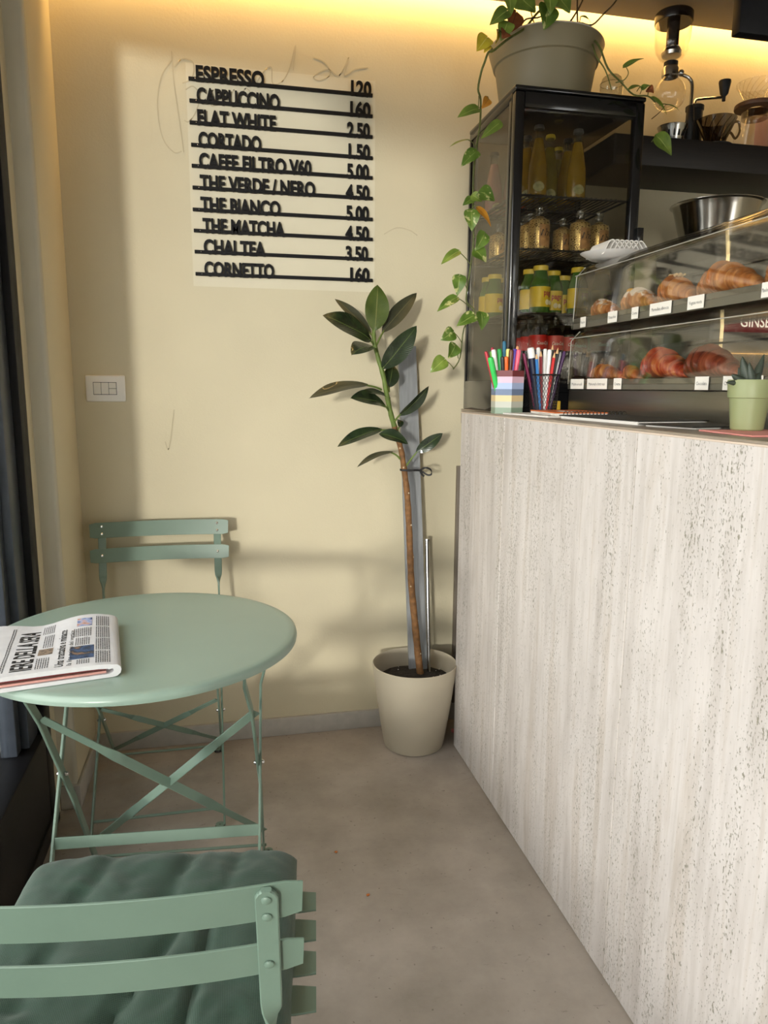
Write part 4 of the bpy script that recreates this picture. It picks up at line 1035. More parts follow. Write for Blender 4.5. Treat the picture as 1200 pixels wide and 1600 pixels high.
# (attach on vine, base, tip, width px, depth, normal, mat)
PL = [((805, 15), (806, -8), (838, 17), 40, 2.14, (0.1, -1, 0.1), M_po2), ((793, 30), (792, 17), (766, 37), 20, 2.12, (0.1, -0.9, 0.4), M_po2), ((794, 10), (795, -12), (799, 24), 18, 2.13, (0, -1, 0), M_po2),
      ((800, 50), (806, 20), (797, 50), 26, 2.15, (0.2, -1, 0), M_pob), ((796, 55), (793, 36), (783, 62), 22, 2.12, (-0.3, -1, 0.1), M_po2), ((790, 58), (776, 46), (777, 68), 10, 2.11, (0.8, -0.7, 0), M_poy),
      ((768, 80), (761, 59), (746, 78), 22, 2.10, (-0.1, -1, 0.2), M_poy), ((770, 80), (765, 72), (757, 80), 10, 2.10, (0, -0.8, 0.5), M_poy), ((856, 18), (856, 10), (852, 45), 31, 2.11, (0.15, -1, 0.1), M_po), ((868, 5), (866, -12), (892, 18), 36, 2.11, (0, -1, 0.2), M_po2), ((860, 5), (858, -6), (861, 21), 20, 2.09, (0, -1, 0), M_po2),
      ((905, 36), (907, 27), (924, 31), 13, 2.15, (0.1, -0.6, 0.8), M_po2), ((786, 60), (790, 50), (786, 58), 16, 2.1, (0, -1, 0), M_pob),
      ((748, 150), (747, 170), (715, 181), 19, 2.13, (-0.2, -0.8, 0.5), M_po2), ((751, 208), (781, 192), (752, 215), 15, 2.13, (0.2, -0.8, 0.5), M_po2), ((745, 232), (732, 219), (701, 227), 8, 2.15, (0, -0.4, 0.9), M_po2),
      ((744, 238), (744, 237), (721, 258), 20, 2.14, (-0.2, -0.9, 0.4), M_po), ((739, 312), (750, 300), (774, 312), 26, 2.15, (0.3, -1, 0.2), M_po), ((739, 308), (738, 305), (753, 314), 14, 2.16, (0, -1, 0), M_po2), ((739, 318), (738, 311), (724, 319), 13, 2.16, (-0.2, -0.9, 0.3), M_po),
      ((739, 326), (736, 329), (738, 360), 22, 2.15, (-0.1, -1, 0.2), M_po), ((740, 322), (746, 325), (769, 352), 14, 2.13, (0.5, -0.8, 0.2), M_poo), ((760, 152), (763, 155), (754, 168), 13, 2.12, (0, -1, 0), M_poo), ((740, 372), (757, 365), (744, 391), 20, 2.15, (0.2, -1, 0.1), M_po), ((739, 395), (742, 391), (761, 408), 24, 2.15, (0.1, -0.9, 0.4), M_po),
      ((736, 415), (716, 393), (689, 411), 16, 2.16, (-0.2, -0.7, 0.6), M_po2), ((731, 455), (718, 431), (715, 461), 20, 2.17, (-0.2, -1, 0.1), M_po), ((733, 480), (713, 465), (683, 485), 17, 2.17, (-0.1, -0.7, 0.6), M_po), ((741, 488), (741, 493), (714, 508), 20, 2.16, (0, -0.8, 0.5), M_po), ((743, 487), (752, 489), (754, 515), 21, 2.16, (0.2, -1, 0.2), M_po),
      ((721, 535), (708, 519), (690, 531), 21, 2.18, (0, -1, 0.1), M_po), ((716, 560), (711, 539), (702, 560), 22, 2.18, (0.3, -1, 0), M_po), ((709, 576), (694, 562), (673, 581), 22, 2.18, (-0.2, -1, 0.2), M_po2),
      ((977, 104), (976, 105), (1006, 88), 11, 2.03, (0.2, -0.6, 0.8), M_po2), ((995, 143), (1001, 136), (980, 138), 12, 2.05, (0, -0.5, 0.8), M_po2), ((1000, 147), (1003, 140), (1016, 131), 11, 2.045, (0.1, -0.7, 0.7), M_po2), ((1012, 150), (1012, 139), (1022, 143), 12, 2.04, (0, -1, 0), M_pob), ((1022, 158), (1019, 153), (1044, 176), 12, 2.035, (0.3, -0.8, 0.5), M_po2),
      ((1030, 165), (1042, 164), (1067, 174), 8, 2.03, (0, -0.5, 0.8), M_po2), ((1018, 222), (1026, 213), (1051, 241), 25, 2.03, (0.1, -1, 0.1), M_po2)]
for (at_, a, t_, wpx, Y, nrm, m) in PL:
    A = aty(*a, Y); T = aty(*t_, Y - 0.012); S_ = aty(*at_, Y + 0.012)
    b = new(); leaf(b, A, T, wpx * 2.2 / FPX * 1.12, nrm, sag=0.003, fold=0.2, shape='heart', curl=0.006, nu=12)
    lf = obj('leaf', b, m, po, recalc=False, sharp=80)
    b = new(); tube(b, bez(S_, (S_ + A) / 2 + V((0, -0.005, 0.006)), A, 5), 0.0013, 6); obj('petiole', b, M_vine, lf)

# glass jar behind the pot
JX, JY = 1.180, 2.188
jr = thing('glass_jar', 'small upturned clear glass tucked behind the pothos pot on the fridge', 'glass', (JX, JY, FZ1))
b = new(); lathe(b, [(0.030, 0.0), (0.034, 0.002), (0.0352, 0.03), (0.0348, 0.062), (0.030, 0.080), (0.022, 0.088), (0, 0.089)], (JX, JY, FZ1), 40); obj('glass_body', b, G_neck, jr)
b = new(); tube(b, [V((JX + 0.0340 * math.cos(a * PI / 18), JY + 0.0340 * math.sin(a * PI / 18), FZ1 + 0.066)) for a in range(36)], 0.0014, 6, closed=True); obj('glass_rim', b, G_neck, jr)

# ================================================================== WALL SHELF AND COFFEE GEAR
SY0, SZ = 2.235, 2.040
b = new(); box(b, (1.225, SY0, SZ - 0.088), (2.60, WALL_Y, SZ), 0.002); tag(obj('wall_shelf', b, M_wood), 'thick dark wooden shelf on the wall beside the fridge', 'shelf')
SHY = 2.325
def at_shelf(px_, py_): return aty(px_, py_, SHY)
# siphon brewer
c = at_shelf(1050, 208); q = at_shelf(1045, 150)
sp = thing('siphon_brewer', 'glass vacuum siphon coffee brewer with black lid on the dark shelf', 'coffee maker', (q.x, SHY, SZ))
cz = q.z + 0.004; R = 0.053
b = new(); lathe(b, [(0.0, cz - R)] + [(R * math.sin(a), cz - R * math.cos(a)) for a in [PI * i / 16 for i in range(1, 14)]] + [(0.024, cz + R * 0.98), (0.022, cz + R + 0.018)], (q.x, SHY, 0), 36); obj('lower_globe', b, G_thin, sp)
zt = cz + R + 0.03
b = new(); lathe(b, [(0.024, zt - 0.032), (0.027, zt - 0.028), (0.027, zt - 0.008), (0.023, zt)], (q.x, SHY, 0), 24); obj('neck_clamp', b, M_steel, sp)
b = new(); lathe(b, [(0.022, zt - 0.004), (0.022, zt + 0.014), (0.018, zt + 0.016), (0, zt + 0.016)], (q.x, SHY, 0), 24); obj('gasket', b, M_rubber, sp)
zu = zt + 0.012; ztop = at_shelf(1045, 20).z
b = new(); lathe(b, [(0.012, zu), (0.036, zu + 0.012), (0.050, zu + 0.032), (0.0555, zu + 0.055), (0.0565, zu + 0.09), (0.0572, ztop - 0.02)], (q.x, SHY, 0), 40); obj('upper_chamber', b, G_thin, sp)
b = new(); lathe(b, [(0, zu + 0.02), (0.030, zu + 0.02), (0.033, zu + 0.03), (0.026, zu + 0.042), (0, zu + 0.046)], (q.x, SHY, 0), 28); fl = obj('filter', b, M_steel, sp)
b = new()
for k in range(6): sph(b, V((q.x + 0.018 * math.cos(k * PI / 3), SHY + 0.018 * math.sin(k * PI / 3), zu + 0.045)), 0.006, 6, (1, 1, 0.4))
obj('filter_hole', b, M_cream, fl)
b = new(); lathe(b, [(0.0580, ztop - 0.030), (0.0590, ztop - 0.028), (0.0595, ztop - 0.004), (0.056, ztop), (0, ztop)], (q.x, SHY, 0), 44); lathe(b, [(0.0588, ztop - 0.030), (0.020, ztop - 0.030), (0.0195, ztop - 0.095), (0.017, ztop - 0.097), (0, ztop - 0.097)], (q.x, SHY, 0), 28)
obj('lid', b, mat('brown_black_plastic', (0.016, 0.011, 0.009, 1), 0.2, var=0.1), sp)
sx = q.x + 0.083
b = new(); tube(b, smooth_path([(q.x + 0.024, SHY, zt - 0.018), (q.x + 0.05, SHY, zt - 0.020), (sx - 0.012, SHY, zt - 0.028), (sx, SHY, zt - 0.050), (sx, SHY, zt - 0.12)], 6), 0.006, 10); sph(b, (q.x + 0.036, SHY - 0.004, zt - 0.016), 0.011, 8); obj('arm', b, M_steel, sp)
b = new(); lathe(b, [(0, SZ + 0.004), (0.0135, SZ + 0.004), (0.0135, SZ + 0.08), (0.0145, SZ + 0.084), (0.013, SZ + 0.09), (0.011, zt - 0.115), (0.007, zt - 0.108), (0, zt - 0.108)], (sx, SHY, 0), 20); obj('handle', b, M_rubber, sp)
b = new(); box(b, (sx - 0.035, SHY - 0.045, SZ), (sx + 0.02, SHY + 0.045, SZ + 0.005), 0.002); obj('base_plate', b, M_rubber, sp)
# burner under the globe
bu = at_shelf(1049, 205)
bn = thing('spirit_burner', 'small silver slotted burner cup under the glass siphon globe', 'burner', (bu.x, SHY - 0.004, SZ + 0.005))
b = new(); bz = SZ + 0.005
lathe(b, [(0, bz + 0.010), (0.034, bz + 0.010), (0.036, bz + 0.014), (0.045, bz + 0.052), (0.048, bz + 0.058), (0.0455, bz + 0.058), (0.040, bz + 0.045), (0.032, bz + 0.016), (0, bz + 0.016)], (bu.x, SHY - 0.004, 0), 36); cp = obj('cup', b, M_steel, bn)
b = new()
for k in range(16):
    a = 2 * PI * k / 16; r_ = 0.0408
    box(b, (-0.0022, -0.0012, -0.011), (0.0022, 0.0012, 0.011), 0, 1, Matrix.Translation((bu.x + r_ * math.cos(a), SHY - 0.004 + r_ * math.sin(a), bz + 0.032)) @ Matrix.Rotation(a + PI / 2, 4, 'Z'))
obj('slot', b, M_black, cp)
b = new(); lathe(b, [(0, bz), (0.024, bz), (0.026, bz + 0.010), (0, bz + 0.010)], (bu.x, SHY - 0.004, 0), 24); obj('stand', b, M_rubber, bn)
# hand grinder
g = at_shelf(1098, 200); gx, gy = g.x + 0.004, SHY + 0.058
gr = thing('hand_grinder', 'black hand coffee grinder with crank handle behind the smoked dripper', 'grinder', (gx, gy, SZ))
b = new(); lathe(b, [(0, 0), (0.029, 0), (0.029, 0.09), (0.027, 0.096), (0.027, 0.140), (0.030, 0.144), (0.030, 0.156), (0.024, 0.160), (0, 0.160)], (gx, gy, SZ), 28); obj('barrel', b, M_rubber, gr)
kn = aty(1131, 152, gy - 0.02)
b = new(); tube(b, smooth_path([(gx, gy, SZ + 0.158), (gx, gy, SZ + 0.174), (gx + 0.015, gy - 0.004, SZ + 0.180), (kn.x, kn.y, kn.z)], 4), 0.0045, 8); cr_ = obj('crank', b, M_steel, gr)
b = new(); lathe(b, [(0.006, -0.012), (0.006, 0.002), (0.013, 0.010), (0.020, 0.046), (0.019, 0.052), (0, 0.054)], kn, 22); obj('knob', b, M_rubber, cr_)
# smoked dripper
d = at_shelf(1105, 212)
dp = thing('coffee_dripper', 'smoky dark cone coffee dripper with looped handle on the dark shelf', 'coffee dripper', (d.x + 0.01, SHY - 0.03, SZ))
dx, dy = d.x + 0.010, SHY - 0.03
b = new(); lathe(b, [(0.026, 0.008), (0.030, 0.012), (0.062, 0.086), (0.063, 0.088), (0.060, 0.087), (0.027, 0.014)], (dx, dy, SZ), 40); obj('cone', b, G_smoke, dp)
b = new()
for k in range(14):
    a0 = 2 * PI * k / 14
    tube(b, [V((dx, dy, SZ)) + V(((0.027 + 0.032 * s) * math.cos(a0 + s * 0.9), (0.027 + 0.032 * s) * math.sin(a0 + s * 0.9), 0.014 + 0.07 * s)) for s in [i / 8 for i in range(9)]], 0.0016, 5)
obj('spiral_rib', b, M_rubber, dp)
b = new(); lathe(b, [(0.024, 0.0), (0.052, 0.002), (0.054, 0.006), (0.050, 0.008), (0.026, 0.010)], (dx, dy, SZ), 36); obj('flange', b, M_rubber, dp)
b = new(); tube(b, smooth_path([V((dx + 0.058, dy, SZ + 0.082)), V((dx + 0.082, dy, SZ + 0.088)), V((dx + 0.090, dy, SZ + 0.06)), V((dx + 0.076, dy, SZ + 0.036)), V((dx + 0.060, dy, SZ + 0.050)), V((dx + 0.048, dy, SZ + 0.056))], 5), 0.004, 8); obj('handle', b, G_smoke, dp)
# carafe with wooden collar and clear dripper
a_ = at_shelf(1172, 212); ax_, ay_ = a_.x + 0.012, SHY
cf = thing('glass_carafe', 'clear glass coffee carafe standing on the dark wall shelf', 'carafe', (ax_, ay_, SZ))
zc_ = at_shelf(1170, 172).z - SZ
b = new(); lathe(b, [(0, 0.002), (0.060, 0.0), (0.072, 0.006), (0.070, 0.02), (0.050, zc_ - 0.04), (0.040, zc_ - 0.022), (0.040, zc_ + 0.004)], (ax_, ay_, SZ), 40); obj('glass_body', b, G_thin, cf)
b = new(); lathe(b, [(0.0402, zc_ - 0.028), (0.0425, zc_ - 0.026), (0.0425, zc_ - 0.006), (0.0402, zc_ - 0.004)], (ax_, ay_, SZ), 36); obj('neck_band', b, G_smoke, cf)
gd = thing('glass_dripper', 'ribbed clear glass dripper with wooden collar sitting on the carafe', 'coffee dripper', (ax_, ay_, SZ + zc_ + 0.004))
zz = SZ + zc_ + 0.005
b = new(); lathe(b, [(0.026, 0), (0.066, 0.0), (0.0675, 0.004), (0.066, 0.013), (0.026, 0.013), (0.026, 0)], (ax_, ay_, zz), 44); obj('wooden_collar', b, mat('brown_wood', lin(96, 62, 38), 0.5, var=0.3, scale=14, stretch=(1, 8, 1)), gd)
b = new(); lathe(b, [(0.025, 0.002), (0.034, 0.022), (0.066, 0.078), (0.0665, 0.080), (0.064, 0.079)], (ax_, ay_, zz), 44); obj('cone', b, G_thin, gd)
b = new()
for k in range(18):
    a0 = 2 * PI * k / 18
    tube(b, [V((ax_, ay_, zz)) + V(((0.029 + 0.036 * s) * math.cos(a0 + s * 1.0), (0.029 + 0.036 * s) * math.sin(a0 + s * 1.0), 0.016 + 0.061 * s)) for s in [i / 8 for i in range(9)]], 0.0013, 5)
obj('spiral_rib', b, G_thin, gd)
pb = aty(1196, 180, SHY + 0.1)
b = new(); box(b, (pb.x, SHY + 0.075, SZ), (pb.x + 0.12, SHY + 0.15, SZ + 0.17), 0.002); tag(obj('paper_box', b, mat('mauve_card', lin(150, 126, 140), 0.6, var=0.04)), 'mauve cardboard box at the cut-off end of the dark wall shelf', 'box')
# black speaker below the ceiling
k_ = aty(1155, 50, 1.90)
b = new(); box(b, (k_.x, 1.90, k_.z), (k_.x + 0.62, 1.935, CEIL_Z), 0.004); tag(obj('black_screen', b, M_black), 'black flat screen hanging below the ceiling above the coffee shelf', 'screen')

# ================================================================== PASTRY DISPLAY
DX, DY1, DY0 = 1.0, 2.012, 0.35
dc = thing('pastry_display', 'two-tier clear acrylic pastry display case on the counter', 'display case', (DX + 0.15, 1.2, CTOP))
b = new(); box(b, (DX, DY0, CTOP), (DX + 0.34, DY1, 1.246), 0.003); obj('base', b, M_stain, dc)
b = new(); box(b, (DX - 0.004, DY0, 1.247), (DX + 0.34, DY1, 1.274), 0.002); obj('lower_tray', b, M_tray, dc)
b = new(); box(b, (DX + 0.006, DY0, 1.427), (DX + 0.34, DY1, 1.446), 0.002); box(b, (DX + 0.004, DY0, 1.418), (DX + 0.012, DY1, 1.448), 0.001); obj('upper_tray', b, M_tray, dc)
def cover(z0, z1, x0, xb):
    bm = new(); r = 0.045; prof = [(x0, z0)]
    for a in range(0, 91, 10):
        prof.append((x0 + r - r * math.cos(math.radians(a)) + 0.008, z1 - r + r * math.sin(math.radians(a))))
    prof.append((xb, z1 + 0.004))
    outr = prof; inn = [(x + 0.0035, z - 0.0035) for x, z in reversed(prof)]
    poly = outr + inn
    prism(bm, [(x, DY0, z) for x, z in poly], V((0, DY1 - DY0, 0)))
    return bm
obj('lower_cover', cover(1.262, 1.417, DX - 0.006, DX + 0.30), G_acr, dc, sharp=20)
obj('upper_cover', cover(1.436, 1.598, DX + 0.002, DX + 0.30), G_acr, dc, sharp=20)
for z0, z1, x0 in ((1.275, 1.41, DX), (1.447, 1.594, DX + 0.006)):
    b = new(); r = 0.045
    prism(b, [(x0, DY1 - 0.004, z0), (x0 + 0.006, DY1 - 0.004, z1 - 0.04), (x0 + 0.02, DY1 - 0.004, z1 - 0.012), (x0 + 0.05, DY1 - 0.004, z1 - 0.002), (DX + 0.3, DY1 - 0.004, z1), (DX + 0.3, DY1 - 0.004, z0)], V((0, 0.003, 0))); obj('end_panel', b, G_acr, dc)
    b = new(); box(b, (DX + 0.27, DY0, z0), (DX + 0.273, DY1, z1 - 0.03)); obj('rear_flap', b, G_acr, dc)
M_edge = mat('polished_acrylic_edge', lin(176, 172, 162), 0.12, var=0.03, coat=0.5)
for (x, z) in ((DX - 0.004, 1.392), (DX + 0.004, 1.568), (DX + 0.262, 1.368), (DX + 0.262, 1.552)):
    b = new(); tube(b, [(x, DY0, z), (x, DY1 if x < DX + 0.1 else DY1 - 0.18, z)], 0.0013 if x < DX + 0.1 else 0.0028, 6); obj('edge_strip', b, M_edge if x < DX + 0.1 else M_wire, dc)
for (x, z0, z1) in ((DX - 0.004, 1.262, 1.385), (DX + 0.003, 1.44, 1.565)):
    b = new(); tube(b, [(x, DY1 - 0.002, z0), (x + 0.004, DY1 - 0.002, z1), (x + 0.03, DY1 - 0.002, z1 + 0.028)], 0.0013, 6); obj('corner_edge', b, M_edge, dc)

# croissants
def cro_mat(name, c1, c2, c3, sugar=0.0):
    m = bpy.data.materials.new(name); m.use_nodes = True; nt = m.node_tree; n = nt.nodes; L = nt.links.new; b_ = n['Principled BSDF']
    tc = n.new('ShaderNodeTexCoord')
    mp = n.new('ShaderNodeMapping'); mp.inputs['Scale'].default_value = (1, 7, 1); mp.inputs['Rotation'].default_value = (0, 0, 0.3); L(tc.outputs['Object'], mp.inputs[0])
    nz = n.new('ShaderNodeTexNoise'); nz.inputs['Scale'].default_value = 22; nz.inputs['Detail'].default_value = 6; L(mp.outputs[0], nz.inputs['Vector'])
    r = n.new('ShaderNodeValToRGB'); el = r.color_ramp.elements; el.new(0.5)
    for e, (p, c) in zip(el, ((0.3, c1), (0.5, c2), (0.7, c3))): e.position = p; e.color = c
    L(nz.outputs['Fac'], r.inputs[0]); last = r.outputs[0]
    if sugar:
        n2 = n.new('ShaderNodeTexNoise'); n2.inputs['Scale'].default_value = 70; n2.inputs['Detail'].default_value = 5; L(tc.outputs['Object'], n2.inputs['Vector'])
        sp_ = n.new('ShaderNodeSeparateXYZ'); L(tc.outputs['Object'], sp_.inputs[0])
        mm = n.new('ShaderNodeMath'); mm.operation = 'MULTIPLY_ADD'; mm.inputs[1].default_value = 9.0; L(sp_.outputs[2], mm.inputs[0]); L(n2.outputs['Fac'], mm.inputs[2])
        r2 = n.new('ShaderNodeValToRGB'); r2.color_ramp.elements[0].position = 0.86 - sugar * 0.05; r2.color_ramp.elements[0].color = (0, 0, 0, 1); r2.color_ramp.elements[1].position = 0.96 - sugar * 0.05; r2.color_ramp.elements[1].color = (0.85, 0.85, 0.85, 1)
        L(mm.outputs[0], r2.inputs[0])
        mx = n.new('ShaderNodeMix'); mx.data_type = 'RGBA'; L(r2.outputs[0], mx.inputs['Factor']); L(last, mx.inputs['A']); mx.inputs['B'].default_value = lin(238, 230, 218); last = mx.outputs['Result']
    L(last, b_.inputs['Base Color']); b_.inputs['Roughness'].default_value = 0.42
    bp = n.new('ShaderNodeBump'); bp.inputs['Strength'].default_value = 0.4; bp.inputs['Distance'].default_value = 0.003; L(nz.outputs['Fac'], bp.inputs['Height']); L(bp.outputs[0], b_.inputs['Normal'])
    return m
CM = cro_mat('golden_crust', lin(140, 78, 30), lin(186, 116, 54), lin(214, 154, 88))
CS = cro_mat('sugared_crust', lin(140, 78, 30), lin(186, 116, 54), lin(214, 154, 88), 1.0)
CR = cro_mat('red_striped_crust', lin(120, 26, 18), lin(184, 66, 38), lin(210, 130, 66))
CD = cro_mat('dark_red_crust', lin(84, 26, 18), lin(128, 52, 34), lin(160, 84, 54))
def croissant(name, px0, px1, pyb, z, hgt, m, label, X=1.052, bend=0.018, ext=None):
    A = atx(px0, pyb, X); B = atx(px1, pyb, X); y1, y0 = min(A.y, DY1 - 0.009), B.y; y1 -= 0.03 * (y1 - y0); Ln = y1 - y0; c = V((X, (y0 + y1) / 2, z))
    bm = new(); n1, n2 = 60, 22; rows = []
    Rm = hgt / 2; ph = (px0 * 37 % 10) / 10
    for i in range(n1 + 1):
        t = i / n1; s = 2 * t - 1
        tt_ = t + 0.0
        env = max(0.02, (1 - abs(s) ** 1.5)) ** 0.72
        seg = abs(((t * 7 + ph) % 1.0) - 0.0); step = 0.22 * (1 - seg) * (1 - abs(s) * 0.4) - 0.08
        r = Rm * env * (0.90 + step)
        yy = c.y + s * Ln / 2; xx = c.x + bend * (s * s) * 1.0 - bend * 0.4; zz_ = z + r * 0.86 + 0.0006
        row = []
        for k in range(n2):
            a = 2 * PI * k / n2
            row.append(bm.verts.new((xx + r * 1.12 * math.cos(a), yy + 0.004 * math.sin(a), max(z + 0.0006, zz_ + r * math.sin(a) * (1.0 if math.sin(a) > 0 else 0.84)))))
        rows.append(row)
    for R1, R2 in zip(rows, rows[1:]):
        for k in range(n2): bm.faces.new((R1[k], R1[(k + 1) % n2], R2[(k + 1) % n2], R2[k]))
    bm.faces.new(rows[0]); bm.faces.new(rows[-1])
    t_ = thing('croissant', label, 'pastry', c, 'croissants in the display case')
    obj('crust', bm, m, t_, sharp=70)
    return t_, c, Rm
UZ, LZ = 1.447, 1.275
croissant('c', 902, 969, 492, UZ, 0.052, CS, 'sugar-dusted croissant at the far end of the upper tray')
t_, c, Rm = croissant('c', 967, 1034, 480, UZ, 0.062, CS, 'sugar-dusted croissant with yellow cream on the upper tray')
b = new(); sph(b, c + V((-0.012, 0.028, 0.052)), 0.010, 7, (1, 1.3, 0.7)); obj('cream_blob', b, mat('yellow_custard', lin(222, 166, 40), 0.4, var=0.1), t_)
t_, c, Rm = croissant('c', 1028, 1090, 468, UZ, 0.070, CM, 'golden croissant topped with chopped nuts on the upper tray')
b = new()
for k in range(16): sph(b, c + V((random.uniform(-0.014, 0.014), random.uniform(-0.025, 0.025), Rm * 1.86)), random.uniform(0.003, 0.005), 4)
obj('nut_topping', b, mat('pale_nuts', lin(226, 196, 146), 0.6, var=0.15), t_)
croissant('c', 1082, 1196, 455, UZ, 0.074, CM, 'large plain golden croissant toward the near end of the upper tray')
croissant('c', 1190, 1290, 445, UZ, 0.066, CM, 'golden croissant cut by the picture edge on the upper tray')
croissant('c', 906, 978, 585, LZ, 0.046, CM, 'plain golden croissant at the far end of the lower tray')
croissant('c', 976, 1003, 583, LZ, 0.040, CM, 'small golden croissant beside the red-striped one on the lower tray', X=1.075)
croissant('c', 999, 1078, 582, LZ, 0.080, CR, 'glossy red-striped croissant on the lower tray')
croissant('c', 1064, 1160, 582, LZ, 0.078, CD, 'dark reddish brown croissant next to the red-striped one, lower tray', X=1.058)
# price cards
TAGS = [(911, 498, 8, 'Vuoto', 1), (957, 489, 14, 'Pistacchio', 1), (992, 484, 10, 'Crema', 1), (1032, 479, 33, 'Marmellata albicocca', 1), (1087, 470, 25, 'Vegana vuota', 1), (1197, 452, 14, 'Mandorla', 1),
        (902, 592, 20, 'Multicereali', 0), (933, 592, 31, 'Multicereali e frutti rossi', 0), (965, 591, 12, 'Crema', 0), (1097, 590, 21, 'Cioccolato', 0), (1140, 590, 20, 'Ciliegia', 0), (1181, 590, 22, 'Lampone', 0)]
tn = {1: 0, 0: 0}
for (x, y, w, s, upr) in TAGS:
    X = DX - 0.0008 if upr else DX - 0.0085
    A = atx(x - w / 2, y, X); B = atx(x + w / 2, y, X); wd = abs(A.y - B.y); yc = (A.y + B.y) / 2; zc = 1.434 if upr else 1.262
    tn[upr] += 1
    o = thing('price_card', f'{ORD[tn[upr] - 1]} small white name card from the left along the {"upper" if upr else "lower"} pastry tray', 'card', (X, yc, zc - 0.014), 'name cards on the pastry case')
    b = new(); box(b, (X, yc - wd / 2, zc - 0.014), (X + 0.001, yc + wd / 2, zc + 0.014)); obj('card', b, M_label, o)
    tb_ = text_bm(s, 0.011, 0, 0, 0, 'CENTER', 1, width=wd * 0.8); text_map(tb_, (X - 0.0004, yc, zc - 0.004), (0, -1, 0), (0, 0, 1)); obj('lettering', tb_, M_grey_txt, o, recalc=False)

# plate of folded napkins on top of the case
ptop = 1.603
pc = aty(952, 395, 1.93); pc = V((1.072, 1.93, ptop))
pl = thing('white_plate', 'oblong white plate resting on the far top end of the pastry case', 'plate', pc)
b = new(); lathe(b, [(0, 0.003), (0.06, 0.003), (0.085, 0.016), (0.0865, 0.0165), (0.060, 0.0), (0, 0.0)], pc, 40, Matrix.Diagonal((1.05, 0.9, 1))); obj('dish', b, M_white, pl)
b = new(); rnk = random.Random(2)
nk = thing('napkin_stack', 'fanned stack of white paper napkins on the oblong plate', 'napkins', pc + V((0.02, 0, 0.0045)))
for k in range(7):
    b = new(); x = pc.x - 0.025 + 0.014 * k
    pts = [V((x - 0.030, pc.y - 0.052, pc.z + 0.0085 + 0.0012 * k)), V((x - 0.014, pc.y - 0.052, pc.z + 0.040)), V((x, pc.y - 0.052, pc.z + 0.043)), V((x + 0.016, pc.y - 0.052, pc.z + 0.024)), V((x + 0.022, pc.y - 0.052, pc.z + 0.0065))]
    pts = smooth_path(pts, 4)
    low = [p - V((0, 0, 0.003)) for p in reversed(pts)]
    prism(b, pts + low, V((0, 0.10, 0))); obj('napkin', b, M_paper, nk)

# drinks machine with sign, behind the pastry case
def lit(name, c, e):
    m = mat(name, c, 0.4, var=0.03); p = m.node_tree.nodes['Principled BSDF']; p.inputs['Emission Color'].default_value = c; p.inputs['Emission Strength'].default_value = e
    return m
gm = thing('drinks_machine', 'grey drinks machine with a backlit ginseng sign behind the pastry case', 'machine', (1.74, 2.12, CTOP))
b = new(); box(b, (1.47, 2.02, 0.0), (2.05, 2.40, CTOP), 0.004); tag(obj('back_cabinet', b, M_darkcab), 'dark low cabinet behind the counter under the drinks machine', 'cabinet')
b = new(); box(b, (1.475, 2.03, CTOP), (1.95, 2.36, 1.70), 0.012, 3); obj('housing', b, mat('grey_machine_paint', lin(120, 116, 106), 0.4, var=0.04), gm)
b = new()
for (a0, c0_) in (((1.505, 2.022, 1.360), (1.505 + 0.008, 2.030, 1.69)), ((1.505, 2.022, 1.360), (1.82, 2.030, 1.360)), ((1.82, 2.022, 1.360), (1.828, 2.030, 1.69))):
    box(b, a0, c0_, 0.001, 1)
obj('sign_border', b, lit('cream_lit_sign_border', lin(250, 228, 170), 0.9), gm)
b = new(); box(b, (1.514, 2.024, 1.425), (1.82, 2.030, 1.478)); sgn = obj('sign_band', b, lit('burgundy_lit_sign', lin(110, 30, 32), 0.35), gm)
tb_ = text_bm('GINSENG', 0.046, 0.0004, 0.0003, res=3, width=0.165); text_map(tb_, (1.570, 2.0232, 1.441), (1, 0, 0), (0, 0, 1)); obj('lettering', tb_, lit('lit_white_letters', lin(250, 240, 225), 0.7), sgn)
b = new(); box(b, (1.60, 2.020, 1.285), (1.624, 2.030, 1.309), 0.003); obj('red_lamp', b, mat('red_indicator', lin(214, 60, 40), 0.3, var=0.05), gm)
# steel bowl on the machine
bo = aty(1120, 322, 2.18); bz = 1.701
hb = bo.z - bz
b = new(); lathe(b, [(0, 0.002), (0.07, 0.0), (0.105, 0.02), (0.128, hb - 0.02), (0.134, hb - 0.004), (0.142, hb), (0.142, hb + 0.002), (0.132, hb), (0.126, hb - 0.02), (0.103, 0.024), (0.07, 0.005), (0, 0.005)], (bo.x, 2.18, bz), 48)
tag(obj('mixing_bowl', b, mat('polished_bowl_steel', (0.5, 0.48, 0.44, 1), 0.15, metal=1.0, var=0.05)), 'polished steel mixing bowl standing on the machine under the wall shelf', 'bowl')

